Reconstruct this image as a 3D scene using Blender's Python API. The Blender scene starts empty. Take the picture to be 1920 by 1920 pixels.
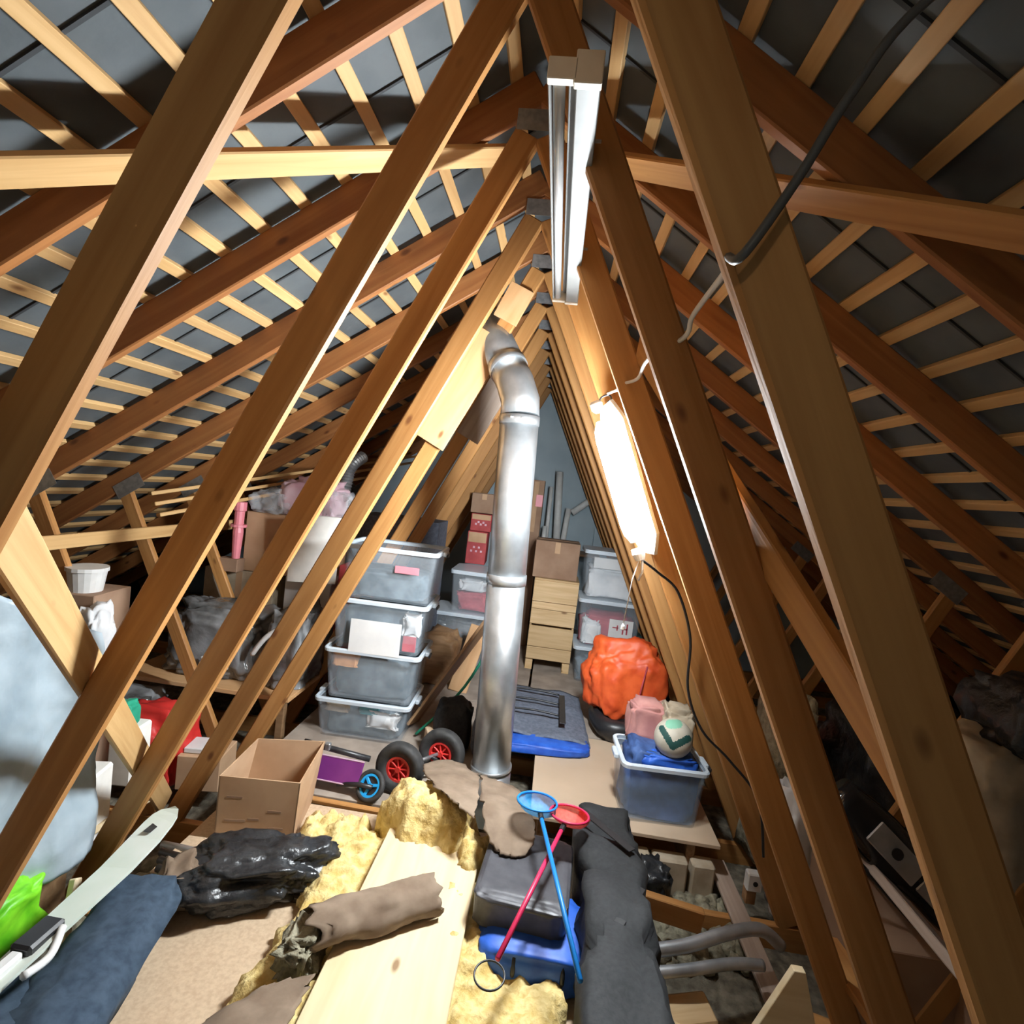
import bpy, bmesh, math, random
from mathutils import Vector, Matrix, noise

random.seed(11)
scene = bpy.context.scene
COL = scene.collection

# ------------------------------------------------------------------ camera, world, exposure
cam_data = bpy.data.cameras.new('camera')
cam_data.sensor_width = 36.0
cam_data.lens = 18.854
cam_data.clip_start = 0.02
cam = bpy.data.objects.new('camera', cam_data)
COL.objects.link(cam)
CR = Vector((0.9897069, 0.08313885, 0.11648255))
CU = Vector((-0.11995995, 0.03811778, 0.99204669))
CF = Vector((-0.07803757, 0.9958087, -0.04769876))
cam.matrix_world = Matrix(((CR.x, CU.x, -CF.x, 0.223), (CR.y, CU.y, -CF.y, 0.0),
                           (CR.z, CU.z, -CF.z, 1.75), (0, 0, 0, 1)))
scene.camera = cam

world = bpy.data.worlds.new('attic_world')
scene.world = world
world.use_nodes = True
world.node_tree.nodes['Background'].inputs[0].default_value = (0.35, 0.45, 0.6, 1)
world.node_tree.nodes['Background'].inputs[1].default_value = 0.0

LAMP_STRENGTH = 640.0
BULB_STRENGTH = 75.0
scene.view_settings.view_transform = 'Standard'
scene.view_settings.look = 'None'
scene.view_settings.gamma = 1.0
scene.view_settings.exposure = 0.0
scene.view_settings.use_curve_mapping = False
scene.cycles.max_bounces = 12
scene.cycles.diffuse_bounces = 3
scene.cycles.transparent_max_bounces = 16
scene.cycles.sample_clamp_indirect = 15.0


# ------------------------------------------------------------------ materials
def new_mat(name):
    m = bpy.data.materials.new(name)
    m.use_nodes = True
    return m, m.node_tree.nodes, m.node_tree.links, m.node_tree.nodes['Principled BSDF']


def coords(N, L, scale, per_object=True):
    tc = N.new('ShaderNodeTexCoord')
    mp = N.new('ShaderNodeMapping')
    mp.inputs['Scale'].default_value = scale
    L.new(tc.outputs['Object'], mp.inputs['Vector'])
    if per_object:
        oi = N.new('ShaderNodeObjectInfo')
        mul = N.new('ShaderNodeMath'); mul.operation = 'MULTIPLY'; mul.inputs[1].default_value = 37.0
        L.new(oi.outputs['Random'], mul.inputs[0])
        L.new(mul.outputs[0], mp.inputs['Location'])
    return mp


def wood(name, light, dark, rough=0.62, grain=(0.9, 16, 16), knots=True, bump=0.15):
    m, N, L, B = new_mat(name)
    mp = coords(N, L, grain)
    n1 = N.new('ShaderNodeTexNoise'); n1.inputs['Scale'].default_value = 1.6
    n1.inputs['Detail'].default_value = 6; n1.inputs['Distortion'].default_value = 0.8
    L.new(mp.outputs[0], n1.inputs['Vector'])
    r = N.new('ShaderNodeValToRGB')
    r.color_ramp.elements[0].position = 0.3; r.color_ramp.elements[0].color = (*dark, 1)
    r.color_ramp.elements[1].position = 0.68; r.color_ramp.elements[1].color = (*light, 1)
    L.new(n1.outputs['Fac'], r.inputs['Fac'])
    col = r.outputs['Color']
    # broad tone change from piece to piece
    oi = N.new('ShaderNodeObjectInfo')
    hv = N.new('ShaderNodeHueSaturation')
    mr = N.new('ShaderNodeMapRange'); mr.inputs['To Min'].default_value = 0.86; mr.inputs['To Max'].default_value = 1.12
    L.new(oi.outputs['Random'], mr.inputs['Value']); L.new(mr.outputs[0], hv.inputs['Value'])
    L.new(col, hv.inputs['Color']); col = hv.outputs['Color']
    if knots:
        mk = coords(N, L, (3.2, 7, 7))
        v = N.new('ShaderNodeTexVoronoi'); v.inputs['Scale'].default_value = 1.0
        L.new(mk.outputs[0], v.inputs['Vector'])
        kr = N.new('ShaderNodeValToRGB')
        kr.color_ramp.elements[0].position = 0.05; kr.color_ramp.elements[0].color = (1, 1, 1, 1)
        kr.color_ramp.elements[1].position = 0.12; kr.color_ramp.elements[1].color = (0, 0, 0, 1)
        L.new(v.outputs['Distance'], kr.inputs['Fac'])
        mx = N.new('ShaderNodeMix'); mx.data_type = 'RGBA'
        L.new(kr.outputs['Color'], mx.inputs['Factor'])
        L.new(col, mx.inputs['A']); mx.inputs['B'].default_value = (dark[0] * 0.45, dark[1] * 0.36, dark[2] * 0.3, 1)
        col = mx.outputs['Result']
    L.new(col, B.inputs['Base Color'])
    B.inputs['Roughness'].default_value = rough
    bp = N.new('ShaderNodeBump'); bp.inputs['Strength'].default_value = bump; bp.inputs['Distance'].default_value = 0.01
    L.new(n1.outputs['Fac'], bp.inputs['Height']); L.new(bp.outputs[0], B.inputs['Normal'])
    return m


def mottled(name, a, b, scale=8.0, rough=0.8, bump=0.2, dist=0.01, metal=0.0, detail=5, alpha=None, spec=None, lo=0.35, hi=0.65):
    m, N, L, B = new_mat(name)
    mp = coords(N, L, (1, 1, 1))
    n1 = N.new('ShaderNodeTexNoise'); n1.inputs['Scale'].default_value = scale
    n1.inputs['Detail'].default_value = detail
    L.new(mp.outputs[0], n1.inputs['Vector'])
    r = N.new('ShaderNodeValToRGB')
    r.color_ramp.elements[0].position = lo; r.color_ramp.elements[0].color = (*a, 1)
    r.color_ramp.elements[1].position = hi; r.color_ramp.elements[1].color = (*b, 1)
    L.new(n1.outputs['Fac'], r.inputs['Fac']); L.new(r.outputs[0], B.inputs['Base Color'])
    B.inputs['Roughness'].default_value = rough
    B.inputs['Metallic'].default_value = metal
    if spec is not None: B.inputs['Specular IOR Level'].default_value = spec
    if bump:
        bp = N.new('ShaderNodeBump'); bp.inputs['Strength'].default_value = bump; bp.inputs['Distance'].default_value = dist
        L.new(n1.outputs['Fac'], bp.inputs['Height']); L.new(bp.outputs[0], B.inputs['Normal'])
    if alpha is not None:
        B.inputs['Alpha'].default_value = alpha
    return m


def plain(name, c, rough=0.5, metal=0.0, alpha=None):
    return mottled(name, [x * 0.9 for x in c], c, 14, rough, 0.04, 0.004, metal, 3, alpha)


def emit(name, c, s):
    m, N, L, B = new_mat(name)
    e = N.new('ShaderNodeEmission'); e.inputs[0].default_value = (*c, 1); e.inputs[1].default_value = s
    L.new(e.outputs[0], N['Material Output'].inputs[0])
    return m


M = {}
M['truss'] = wood('truss_pine', (0.53, 0.265, 0.085), (0.39, 0.17, 0.045))
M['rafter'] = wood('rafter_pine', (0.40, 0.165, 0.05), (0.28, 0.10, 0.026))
M['batten'] = wood('batten_pine', (0.70, 0.45, 0.20), (0.56, 0.325, 0.125))
M['plank'] = wood('plank_spruce', (0.78, 0.64, 0.42), (0.68, 0.52, 0.30), grain=(1.2, 9, 9), bump=0.06)
M['oldwood'] = wood('old_wood', (0.40, 0.24, 0.12), (0.24, 0.13, 0.06))
M['greywood'] = wood('grey_wood', (0.42, 0.33, 0.27), (0.30, 0.22, 0.17))
M['ply'] = wood('plywood', (0.66, 0.40, 0.20), (0.54, 0.29, 0.12), grain=(1.0, 6, 6))
M['crate'] = wood('crate_pine', (0.66, 0.47, 0.26), (0.52, 0.34, 0.16))
M['felt'] = mottled('roof_felt', (0.066, 0.080, 0.088), (0.098, 0.114, 0.122), 5, 0.7, 0.25, 0.02)
M['lap'] = plain('felt_lap', (0.03, 0.034, 0.038), 0.8)
M['steel'] = mottled('galvanised_plate', (0.34, 0.36, 0.38), (0.48, 0.5, 0.52), 40, 0.45, 0.2, 0.002, 0.8)
M['duct'] = mottled('galvanised_duct', (0.46, 0.49, 0.51), (0.62, 0.65, 0.67), 9, 0.36, 0.03, 0.002, 0.85)
M['gable'] = mottled('gable_board', (0.40, 0.50, 0.56), (0.50, 0.60, 0.65), 2.2, 0.9, 0.1)
M['chip'] = mottled('chipboard', (0.50, 0.36, 0.235), (0.60, 0.45, 0.30), 70, 0.8, 0.1, 0.002)
M['fibre'] = mottled('fibreboard', (0.52, 0.39, 0.27), (0.58, 0.44, 0.31), 3, 0.75, 0.02)
M['dirtdeck'] = mottled('dusty_board', (0.27, 0.22, 0.18), (0.40, 0.33, 0.27), 6, 0.9, 0.1)
M['loosefill'] = mottled('loose_fill', (0.10, 0.085, 0.06), (0.26, 0.23, 0.17), 18, 1.0, 1.0, 0.03)
M['rubble'] = mottled('old_insulation', (0.17, 0.15, 0.10), (0.38, 0.35, 0.25), 25, 1.0, 0.9, 0.02)
M['wool'] = mottled('yellow_wool', (0.62, 0.43, 0.14), (0.84, 0.67, 0.31), 26, 1.0, 0.9, 0.02, detail=9)
M['kraft'] = mottled('dirty_paper', (0.155, 0.105, 0.068), (0.25, 0.185, 0.13), 9, 0.9, 0.35, 0.01)
M['card'] = mottled('cardboard', (0.44, 0.27, 0.15), (0.54, 0.35, 0.21), 5, 0.85, 0.06)
M['card_dark'] = mottled('old_cardboard', (0.27, 0.16, 0.10), (0.36, 0.23, 0.15), 5, 0.85, 0.06)
M['bin'] = mottled('bin_liner', (0.012, 0.013, 0.015), (0.035, 0.037, 0.04), 16, 0.32, 0.7, 0.02)
M['blackcloth'] = mottled('black_canvas', (0.009, 0.010, 0.0115), (0.018, 0.020, 0.022), 60, 0.8, 0.3, 0.004)
M['blackvinyl'] = mottled('black_vinyl', (0.045, 0.045, 0.052), (0.075, 0.075, 0.085), 20, 0.42, 0.15, 0.004)
M['jean'] = mottled('navy_denim', (0.018, 0.036, 0.062), (0.04, 0.066, 0.10), 30, 0.9, 0.3, 0.004)
M['blue'] = mottled('blue_nylon', (0.01, 0.07, 0.42), (0.03, 0.14, 0.62), 12, 0.5, 0.3, 0.01)
M['navy'] = mottled('navy_cloth', (0.02, 0.05, 0.16), (0.06, 0.13, 0.34), 12, 0.7, 0.3, 0.01)
M['greycloth'] = mottled('grey_cloth', (0.10, 0.12, 0.16), (0.16, 0.18, 0.23), 40, 0.85, 0.2, 0.004)
M['orange'] = mottled('orange_nylon', (0.62, 0.07, 0.015), (0.80, 0.13, 0.03), 10, 0.5, 0.25, 0.01)
M['tubplastic'] = mottled('cloudy_plastic', (0.62, 0.72, 0.80), (0.72, 0.80, 0.87), 3, 0.25, 0.02, 0.002, alpha=0.11)
M['tubrim'] = mottled('cloudy_plastic_rim', (0.66, 0.75, 0.83), (0.76, 0.84, 0.90), 3, 0.3, 0.0, alpha=0.85)
M['bluetub'] = mottled('blue_tint_plastic', (0.35, 0.47, 0.62), (0.45, 0.56, 0.70), 3, 0.25, 0.02, 0.002, alpha=0.20)
M['content'] = mottled('dim_clothes', (0.055, 0.08, 0.10), (0.15, 0.19, 0.22), 9, 0.9, 0.3, 0.01)
M['whitecloth'] = mottled('white_cloth', (0.62, 0.64, 0.66), (0.8, 0.8, 0.8), 9, 0.8, 0.3, 0.01)
M['white'] = plain('white_plastic', (0.80, 0.80, 0.78), 0.4)
M['foam'] = plain('white_foam', (0.92, 0.90, 0.84), 0.8)
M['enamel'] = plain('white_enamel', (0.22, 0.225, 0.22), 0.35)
M['tubeglass'] = plain('tube_glass', (0.70, 0.71, 0.72), 0.12, 0.35)
M['wrap'] = mottled('plastic_wrap', (0.24, 0.31, 0.36), (0.42, 0.50, 0.55), 3.5, 0.28, 0.35, 0.03)
M['greybag'] = mottled('grey_plastic_bag', (0.07, 0.068, 0.064), (0.30, 0.31, 0.32), 5, 0.16, 0.7, 0.03)
M['clearbag'] = mottled('clear_bag', (0.7, 0.72, 0.75), (0.85, 0.86, 0.88), 6, 0.15, 0.6, 0.02, alpha=0.3)
M['pinkbag'] = mottled('pink_plastic', (0.72, 0.42, 0.50), (0.85, 0.60, 0.66), 6, 0.3, 0.5, 0.02, alpha=0.8)
M['pink'] = plain('pink_plastic_hard', (0.80, 0.25, 0.30), 0.4)
M['red'] = plain('red_plastic', (0.65, 0.035, 0.03), 0.45)
M['redbox'] = mottled('red_box', (0.33, 0.03, 0.035), (0.45, 0.06, 0.06), 8, 0.6, 0.05)
M['redcloth'] = mottled('red_cloth', (0.38, 0.04, 0.06), (0.55, 0.10, 0.12), 9, 0.8, 0.2)
M['rubber'] = mottled('tyre_rubber', (0.018, 0.018, 0.018), (0.035, 0.034, 0.033), 30, 0.7, 0.2, 0.003)
M['purple'] = plain('purple_paint', (0.20, 0.035, 0.22), 0.3, 0.3)
M['lilac'] = plain('lilac_edge', (0.62, 0.42, 0.55), 0.4)
M['cyan'] = plain('cyan_plastic', (0.01, 0.34, 0.75), 0.4)
M['netblue'] = mottled('blue_net', (0.03, 0.25, 0.55), (0.06, 0.36, 0.68), 60, 0.7, 0.0, alpha=0.72)
M['netred'] = mottled('red_net', (0.70, 0.06, 0.05), (0.85, 0.12, 0.09), 60, 0.7, 0.0, alpha=0.85)
M['bluestick'] = plain('blue_stick', (0.01, 0.22, 0.66), 0.4)
M['pinkstick'] = plain('crimson_stick', (0.72, 0.03, 0.11), 0.4)
M['black'] = plain('black_plastic', (0.02, 0.02, 0.022), 0.4)
M['gloss'] = mottled('gloss_black', (0.012, 0.013, 0.015), (0.02, 0.021, 0.023), 6, 0.12, 0.05)
M['ski'] = mottled('ski_topsheet', (0.60, 0.68, 0.58), (0.72, 0.76, 0.70), 4, 0.35, 0.0)
M['lime'] = mottled('lime_plastic', (0.10, 0.48, 0.01), (0.28, 0.80, 0.03), 12, 0.45, 0.2, 0.01)
M['green'] = plain('green_cord', (0.02, 0.33, 0.20), 0.5)
M['darkgreen'] = plain('dark_green_plastic', (0.02, 0.08, 0.07), 0.5)
M['paper'] = mottled('paper_sheet', (0.60, 0.60, 0.60), (0.82, 0.81, 0.79), 3, 0.9, 0.1, 0.01)
M['beige'] = mottled('beige_sack', (0.36, 0.29, 0.20), (0.50, 0.42, 0.31), 10, 0.9, 0.3, 0.01)
M['peach'] = mottled('peach_cloth', (0.36, 0.15, 0.14), (0.48, 0.23, 0.20), 10, 0.8, 0.2)
M['aluminium'] = mottled('aluminium_pipe', (0.32, 0.33, 0.34), (0.50, 0.51, 0.52), 9, 0.4, 0.3, 0.004, 0.6)
M['cablewhite'] = plain('white_cable', (0.80, 0.80, 0.80), 0.5)
M['flex_cableshade'] = plain('flex_and_shaded_cable', (0.10, 0.10, 0.10), 0.5)  # grey of the bulb flex, and shade painted on the lamp cable's near end
M['ballskin'] = mottled('ball_skin', (0.46, 0.42, 0.33), (0.58, 0.54, 0.45), 12, 0.6, 0.1)
M['ballgreen'] = plain('ball_green', (0.22, 0.52, 0.36), 0.6)
M['cream'] = plain('cream_plastic', (0.72, 0.69, 0.60), 0.5)
M['teal'] = plain('teal_plastic', (0.02, 0.28, 0.34), 0.5)
M['amber'] = mottled('orange_cloth', (0.55, 0.24, 0.08), (0.68, 0.34, 0.14), 14, 0.8, 0.3)
M['bulb'] = emit('warm_bulb', (1.0, 0.84, 0.60), BULB_STRENGTH)
M['lamp'] = emit('lamp_diffuser', (0.90, 0.96, 1.0), LAMP_STRENGTH)


# ------------------------------------------------------------------ mesh helpers
def wmat(o):
    return (wmat(o.parent) if o.parent else Matrix.Identity(4)) @ o.matrix_basis


def link(o, parent=None, world_m=None):
    COL.objects.link(o)
    if parent:
        o.parent = parent
        if world_m is not None: o.matrix_basis = wmat(parent).inverted() @ world_m
    elif world_m is not None:
        o.matrix_basis = world_m
    return o


def tag(o, label=None, cat=None, group=None, kind=None):
    if label: o['label'] = label
    if cat: o['category'] = cat
    if group: o['group'] = group
    if kind: o['kind'] = kind
    return o


def empty(name, loc, rotz=0.0, label=None, cat=None, group=None, kind=None):
    o = bpy.data.objects.new(name, None)
    o.empty_display_size = 0.1
    link(o, None, Matrix.Translation(loc) @ Matrix.Rotation(rotz, 4, 'Z'))
    return tag(o, label, cat, group, kind)


def finish(name, bm, mat, parent=None, smooth=False, m=None, recenter=True):
    """bm holds world coordinates (or local ones when m is given)."""
    bmesh.ops.recalc_face_normals(bm, faces=bm.faces)
    me = bpy.data.meshes.new(name)
    if m is None:
        if recenter and len(bm.verts):
            xs = [v.co.x for v in bm.verts]; ys = [v.co.y for v in bm.verts]; zs = [v.co.z for v in bm.verts]
            c = Vector(((min(xs) + max(xs)) / 2, (min(ys) + max(ys)) / 2, min(zs)))
        else:
            c = Vector((0, 0, 0))
        for v in bm.verts: v.co -= c
        m = Matrix.Translation(c)
    bm.to_mesh(me); bm.free()
    if smooth:
        for p in me.polygons: p.use_smooth = True
    for mm in (mat if isinstance(mat, (list, tuple)) else [mat]):
        me.materials.append(M[mm] if isinstance(mm, str) else mm)
    o = bpy.data.objects.new(name, me)
    return link(o, parent, m)


def bm_box(sx, sy, sz, bev=0.0, centre=(0, 0, 0), bm=None, m=None, seg=1):
    b = bmesh.new()
    bmesh.ops.create_cube(b, size=1.0)
    for v in b.verts: v.co = Vector((v.co.x * sx, v.co.y * sy, v.co.z * sz))
    if bev > 0:
        bmesh.ops.bevel(b, geom=b.edges[:], offset=bev, segments=seg, affect='EDGES')
    for v in b.verts:
        v.co += Vector(centre)
        if m is not None: v.co = m @ v.co
    if bm is None: return b
    me = bpy.data.meshes.new('tmp'); b.to_mesh(me); b.free(); bm.from_mesh(me); bpy.data.meshes.remove(me)
    return bm


def frame(p0, p1, yaxis):
    p0 = Vector(p0); p1 = Vector(p1)
    X = (p1 - p0).normalized()
    Yv = Vector(yaxis); Yv = (Yv - X * Yv.dot(X)).normalized()
    Z = X.cross(Yv)
    c = (p0 + p1) / 2
    return Matrix(((X.x, Yv.x, Z.x, c.x), (X.y, Yv.y, Z.y, c.y), (X.z, Yv.z, Z.z, c.z), (0, 0, 0, 1))), (p1 - p0).length


def beam(name, p0, p1, a, b, mat, parent=None, yaxis=(0, 1, 0), bev=0.004):
    """straight timber from p0 to p1, a across yaxis, b across the third axis; grain along local X"""
    m, Ln = frame(p0, p1, yaxis)
    return finish(name, bm_box(Ln, a, b, bev), mat, parent, m=m)


def box(name, c, s, mat, parent=None, rotz=0.0, bev=0.004, tilt=None):
    """box with base centre c"""
    m = Matrix.Translation(c) @ Matrix.Rotation(rotz, 4, 'Z')
    if tilt: m = m @ Matrix.Rotation(tilt[0], 4, tilt[1])
    return finish(name, bm_box(s[0], s[1], s[2], bev, (0, 0, s[2] / 2)), mat, parent, m=m)


def smooth_path(pts, n=6):
    P = [Vector(p) for p in pts]
    if len(P) < 3: return P
    out = []
    for i in range(len(P) - 1):
        a = P[max(i - 1, 0)]; b = P[i]; c = P[i + 1]; d = P[min(i + 2, len(P) - 1)]
        for k in range(n):
            t = k / n
            out.append(0.5 * ((2 * b) + (c - a) * t + (2 * a - 5 * b + 4 * c - d) * t * t + (3 * b - a - 3 * c + d) * t ** 3))
    out.append(P[-1])
    return out


def tube_bm(pts, r, seg=8, bm=None, closed=False, caps=True):
    bm = bm or bmesh.new()
    P = [Vector(p) for p in pts]
    rr = r if isinstance(r, (list, tuple)) else [r] * len(P)
    rings = []; n = len(P)
    up = None
    for i, p in enumerate(P):
        if closed: t = (P[(i + 1) % n] - P[i - 1]).normalized()
        else: t = (P[min(i + 1, n - 1)] - P[max(i - 1, 0)]).normalized()
        if up is None:
            up = Vector((0, 0, 1)) if abs(t.z) < 0.9 else Vector((1, 0, 0))
        a = (up - t * up.dot(t)).normalized(); up = a
        b = t.cross(a)
        rings.append([bm.verts.new(p + rr[i] * (math.cos(2 * math.pi * k / seg) * a + math.sin(2 * math.pi * k / seg) * b)) for k in range(seg)])
    m = n if closed else n - 1
    for i in range(m):
        A = rings[i]; B = rings[(i + 1) % n]
        for k in range(seg):
            bm.faces.new((A[k], A[(k + 1) % seg], B[(k + 1) % seg], B[k]))
    if caps and not closed:
        bm.faces.new(rings[0][::-1]); bm.faces.new(rings[-1])
    return bm


def tube(name, pts, r, mat, parent=None, seg=8, smooth=True, closed=False, curve=False):
    if curve: pts = smooth_path(pts)
    return finish(name, tube_bm(pts, r, seg, closed=closed), mat, parent, smooth=smooth)


def ring_rect(w, d, r, z, seg=4):
    out = []
    for cx, cy, a0 in ((w / 2 - r, d / 2 - r, 0), (-w / 2 + r, d / 2 - r, 90), (-w / 2 + r, -d / 2 + r, 180), (w / 2 - r, -d / 2 + r, 270)):
        for k in range(seg + 1):
            a = math.radians(a0 + 90 * k / seg)
            out.append(Vector((cx + r * math.cos(a), cy + r * math.sin(a), z)))
    return out


def loft_bm(rings, cap0=True, cap1=True, bm=None):
    bm = bm or bmesh.new()
    R = [[bm.verts.new(p) for p in ring] for ring in rings]
    n = len(R[0])
    for A, B in zip(R, R[1:]):
        for k in range(n):
            bm.faces.new((A[k], A[(k + 1) % n], B[(k + 1) % n], B[k]))
    if cap0: bm.faces.new(R[0][::-1])
    if cap1: bm.faces.new(R[-1])
    return bm


def lathe_bm(profile, seg=24, bm=None, m=None, cap=True):
    rings = []
    for r, z in profile:
        ring = [Vector((r * math.cos(2 * math.pi * k / seg), r * math.sin(2 * math.pi * k / seg), z)) for k in range(seg)]
        rings.append([m @ p for p in ring] if m is not None else ring)
    return loft_bm(rings, cap, cap, bm)


def fbm(p, octv=4):
    return noise.fractal(p, 1.0, 2.0, octv)


def soft(name, c, s, mat, parent=None, rotz=0.0, seed=0, amp=0.12, freq=2.0, square=0.55, crease=0.0, sub=4, flat=0.75, taper=0.0, tilt=None):
    """a soft bag or heap: a squared-off blob, base centre c, size s, crumpled by noise, sitting flat"""
    bm = bmesh.new()
    bmesh.ops.create_icosphere(bm, subdivisions=sub, radius=1.0)
    off = Vector((seed * 7.3, seed * 3.1, seed * 5.7))
    for v in bm.verts:
        p = v.co.copy()
        q = Vector([math.copysign(abs(x) ** square, x) for x in p])
        ln = max(abs(q.x), abs(q.y), abs(q.z))
        n1 = fbm(p * freq + off, 5)
        d = 1.0 + amp * n1
        if crease:
            d -= crease * (1.0 - min(1.0, abs(noise.noise(p * freq * 1.7 + off * 2)) * 6.0))
        q = q * d
        if q.z < -flat: q.z = -flat + (q.z + flat) * 0.05
        tp = 1.0 - taper * (q.z + 1) / 2
        v.co = Vector((q.x * s[0] / 2 * tp, q.y * s[1] / 2 * tp, (q.z + flat) / (1 + flat) * s[2]))
    zmin = min(v.co.z for v in bm.verts)
    for v in bm.verts: v.co.z -= zmin
    m = Matrix.Translation(c) @ Matrix.Rotation(rotz, 4, 'Z')
    if tilt: m = m @ Matrix.Rotation(tilt[0], 4, tilt[1])
    return finish(name, bm, mat, parent, smooth=True, m=m)


def sheet(name, fn, nu, nv, th, mat, parent=None, smooth=True):
    """a sheet with real thickness; fn(u, v) gives its upper surface in world space"""
    bm = bmesh.new()
    top = [[bm.verts.new(fn(i / nu, j / nv)) for j in range(nv + 1)] for i in range(nu + 1)]
    bot = [[bm.verts.new(Vector(fn(i / nu, j / nv)) - Vector((0, 0, th))) for j in range(nv + 1)] for i in range(nu + 1)]
    for i in range(nu):
        for j in range(nv):
            bm.faces.new((top[i][j], top[i + 1][j], top[i + 1][j + 1], top[i][j + 1]))
            bm.faces.new((bot[i][j], bot[i][j + 1], bot[i + 1][j + 1], bot[i + 1][j]))
    for i in range(nu):
        bm.faces.new((top[i][0], bot[i][0], bot[i + 1][0], top[i + 1][0]))
        bm.faces.new((top[i][nv], top[i + 1][nv], bot[i + 1][nv], bot[i][nv]))
    for j in range(nv):
        bm.faces.new((top[0][j], top[0][j + 1], bot[0][j + 1], bot[0][j]))
        bm.faces.new((top[nu][j], bot[nu][j], bot[nu][j + 1], top[nu][j + 1]))
    return finish(name, bm, mat, parent, smooth=smooth)


def prism(name, poly, axis, a0, a1, mat, parent=None, bev=0.0):
    """polygon extruded along a world axis; poly in the two other axes"""
    bm = bmesh.new()
    def P(u, v, a):
        return {'x': (a, u, v), 'y': (u, a, v), 'z': (u, v, a)}[axis]
    A = [bm.verts.new(P(u, v, a0)) for u, v in poly]; B = [bm.verts.new(P(u, v, a1)) for u, v in poly]
    n = len(poly)
    bm.faces.new(A); bm.faces.new(B[::-1])
    for k in range(n): bm.faces.new((A[k], A[(k + 1) % n], B[(k + 1) % n], B[k]))
    bmesh.ops.recalc_face_normals(bm, faces=bm.faces)
    if bev: bmesh.ops.bevel(bm, geom=bm.edges[:], offset=bev, segments=1, affect='EDGES')
    return finish(name, bm, mat, parent)


# ------------------------------------------------------------------ structure
PITCH = 0.675            # rafter slope
ZR = 3.13                # rafter underside at the ridge
CHORD = -0.20            # top of the ceiling joists
def TY(n): return 0.813 + 0.6 * (n - 1)
COSP = 1 / math.sqrt(1 + PITCH ** 2); SINP = PITCH * COSP
Y0, Y1 = -2.4, 7.25
EAVE = 4.75

# ceiling plane below the joists, filled with dusty old insulation
fl = finish('floor', bm_box(9.8, Y1 - Y0, 0.06, 0, (0, (Y0 + Y1) / 2, -0.345)), 'loosefill')
tag(fl, kind='structure')

def gable(name, y):
    poly = [(-4.9, -0.4), (4.9, -0.4), (4.9, 0.12), (0, 3.46), (-4.9, 0.12)]
    o = prism(name, poly, 'y', y, y + 0.08, 'gable'); tag(o, kind='structure'); return o
gable('wall_far', Y1)
gable('wall_near', Y0 - 0.08)

for side, sg in (('left', -1), ('right', 1)):
    def slope(x, up):      # point on the roof: |x| from the ridge, up = vertical distance over the rafter underside
        return (sg * x, ZR + up - PITCH * x)
    up = 0.12 / COSP + 0.024 / COSP
    root = empty('ceiling_' + side, (0, 0, ZR), kind='structure')
    a = slope(0.0, up); b = slope(EAVE, up); c = slope(EAVE, up + 0.02); d = slope(0.0, up + 0.02)
    prism('roof_felt', [a, b, c, d], 'y', Y0, Y1, 'felt', root)
    # battens on the rafters, under the felt
    k = 0
    me = None
    x = 0.10
    while x < EAVE - 0.1:
        ub = 0.12 / COSP + 0.012 / COSP
        px, pz = slope(x, ub)
        mm, Ln = frame((px, Y0 + 0.01, pz), (px, Y1 - 0.01, pz), (COSP * sg, 0, -SINP))
        if me is None:
            o = finish('batten', bm_box(Ln, 0.046, 0.0225, 0.002), 'batten', root, m=mm); me = o.data
        else:
            o = bpy.data.objects.new('batten', me); link(o, root, mm)
        x += 0.15
    # overlaps of the felt strips, one in every bay
    me = None
    for n in range(1, 11):
        y = TY(n) + 0.33
        p = slope(0.05, up - 0.004); q = slope(EAVE - 0.1, up - 0.004)
        mm, Ln = frame((p[0], y, p[1]), (q[0], y, q[1]), (0, 1, 0))
        if me is None:
            o = finish('felt_lap', bm_box(Ln, 0.010, 0.007, 0), 'lap', root, m=mm); me = o.data
        else:
            o = bpy.data.objects.new('felt_lap', me); link(o, root, mm)

TL = {1: 'nearest roof truss, its wide round-edged webs running out of the picture',
      2: 'second nearest roof truss, webs meeting above the top of the picture',
      3: 'third roof truss, its apex just left of the unlit light fitting top',
      4: 'fourth roof truss, its right web behind the lit lamp',
      5: 'fifth roof truss, with the pale board nailed on its left web',
      6: 'sixth roof truss, just behind the steel flue elbow',
      7: 'seventh roof truss, behind the steel flue',
      8: 'eighth roof truss, fourth from the far gable wall',
      9: 'ninth roof truss, third from the far gable wall',
      10: 'tenth roof truss, second from the far gable wall',
      11: 'farthest roof truss, next to the far gable wall'}
cache = {}
def part(name, key, build, parent, m):
    if key in cache:
        o = bpy.data.objects.new(name, cache[key]); link(o, parent, m)
    else:
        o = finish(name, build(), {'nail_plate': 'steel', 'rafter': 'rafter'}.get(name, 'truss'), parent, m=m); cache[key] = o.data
    return o

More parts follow.
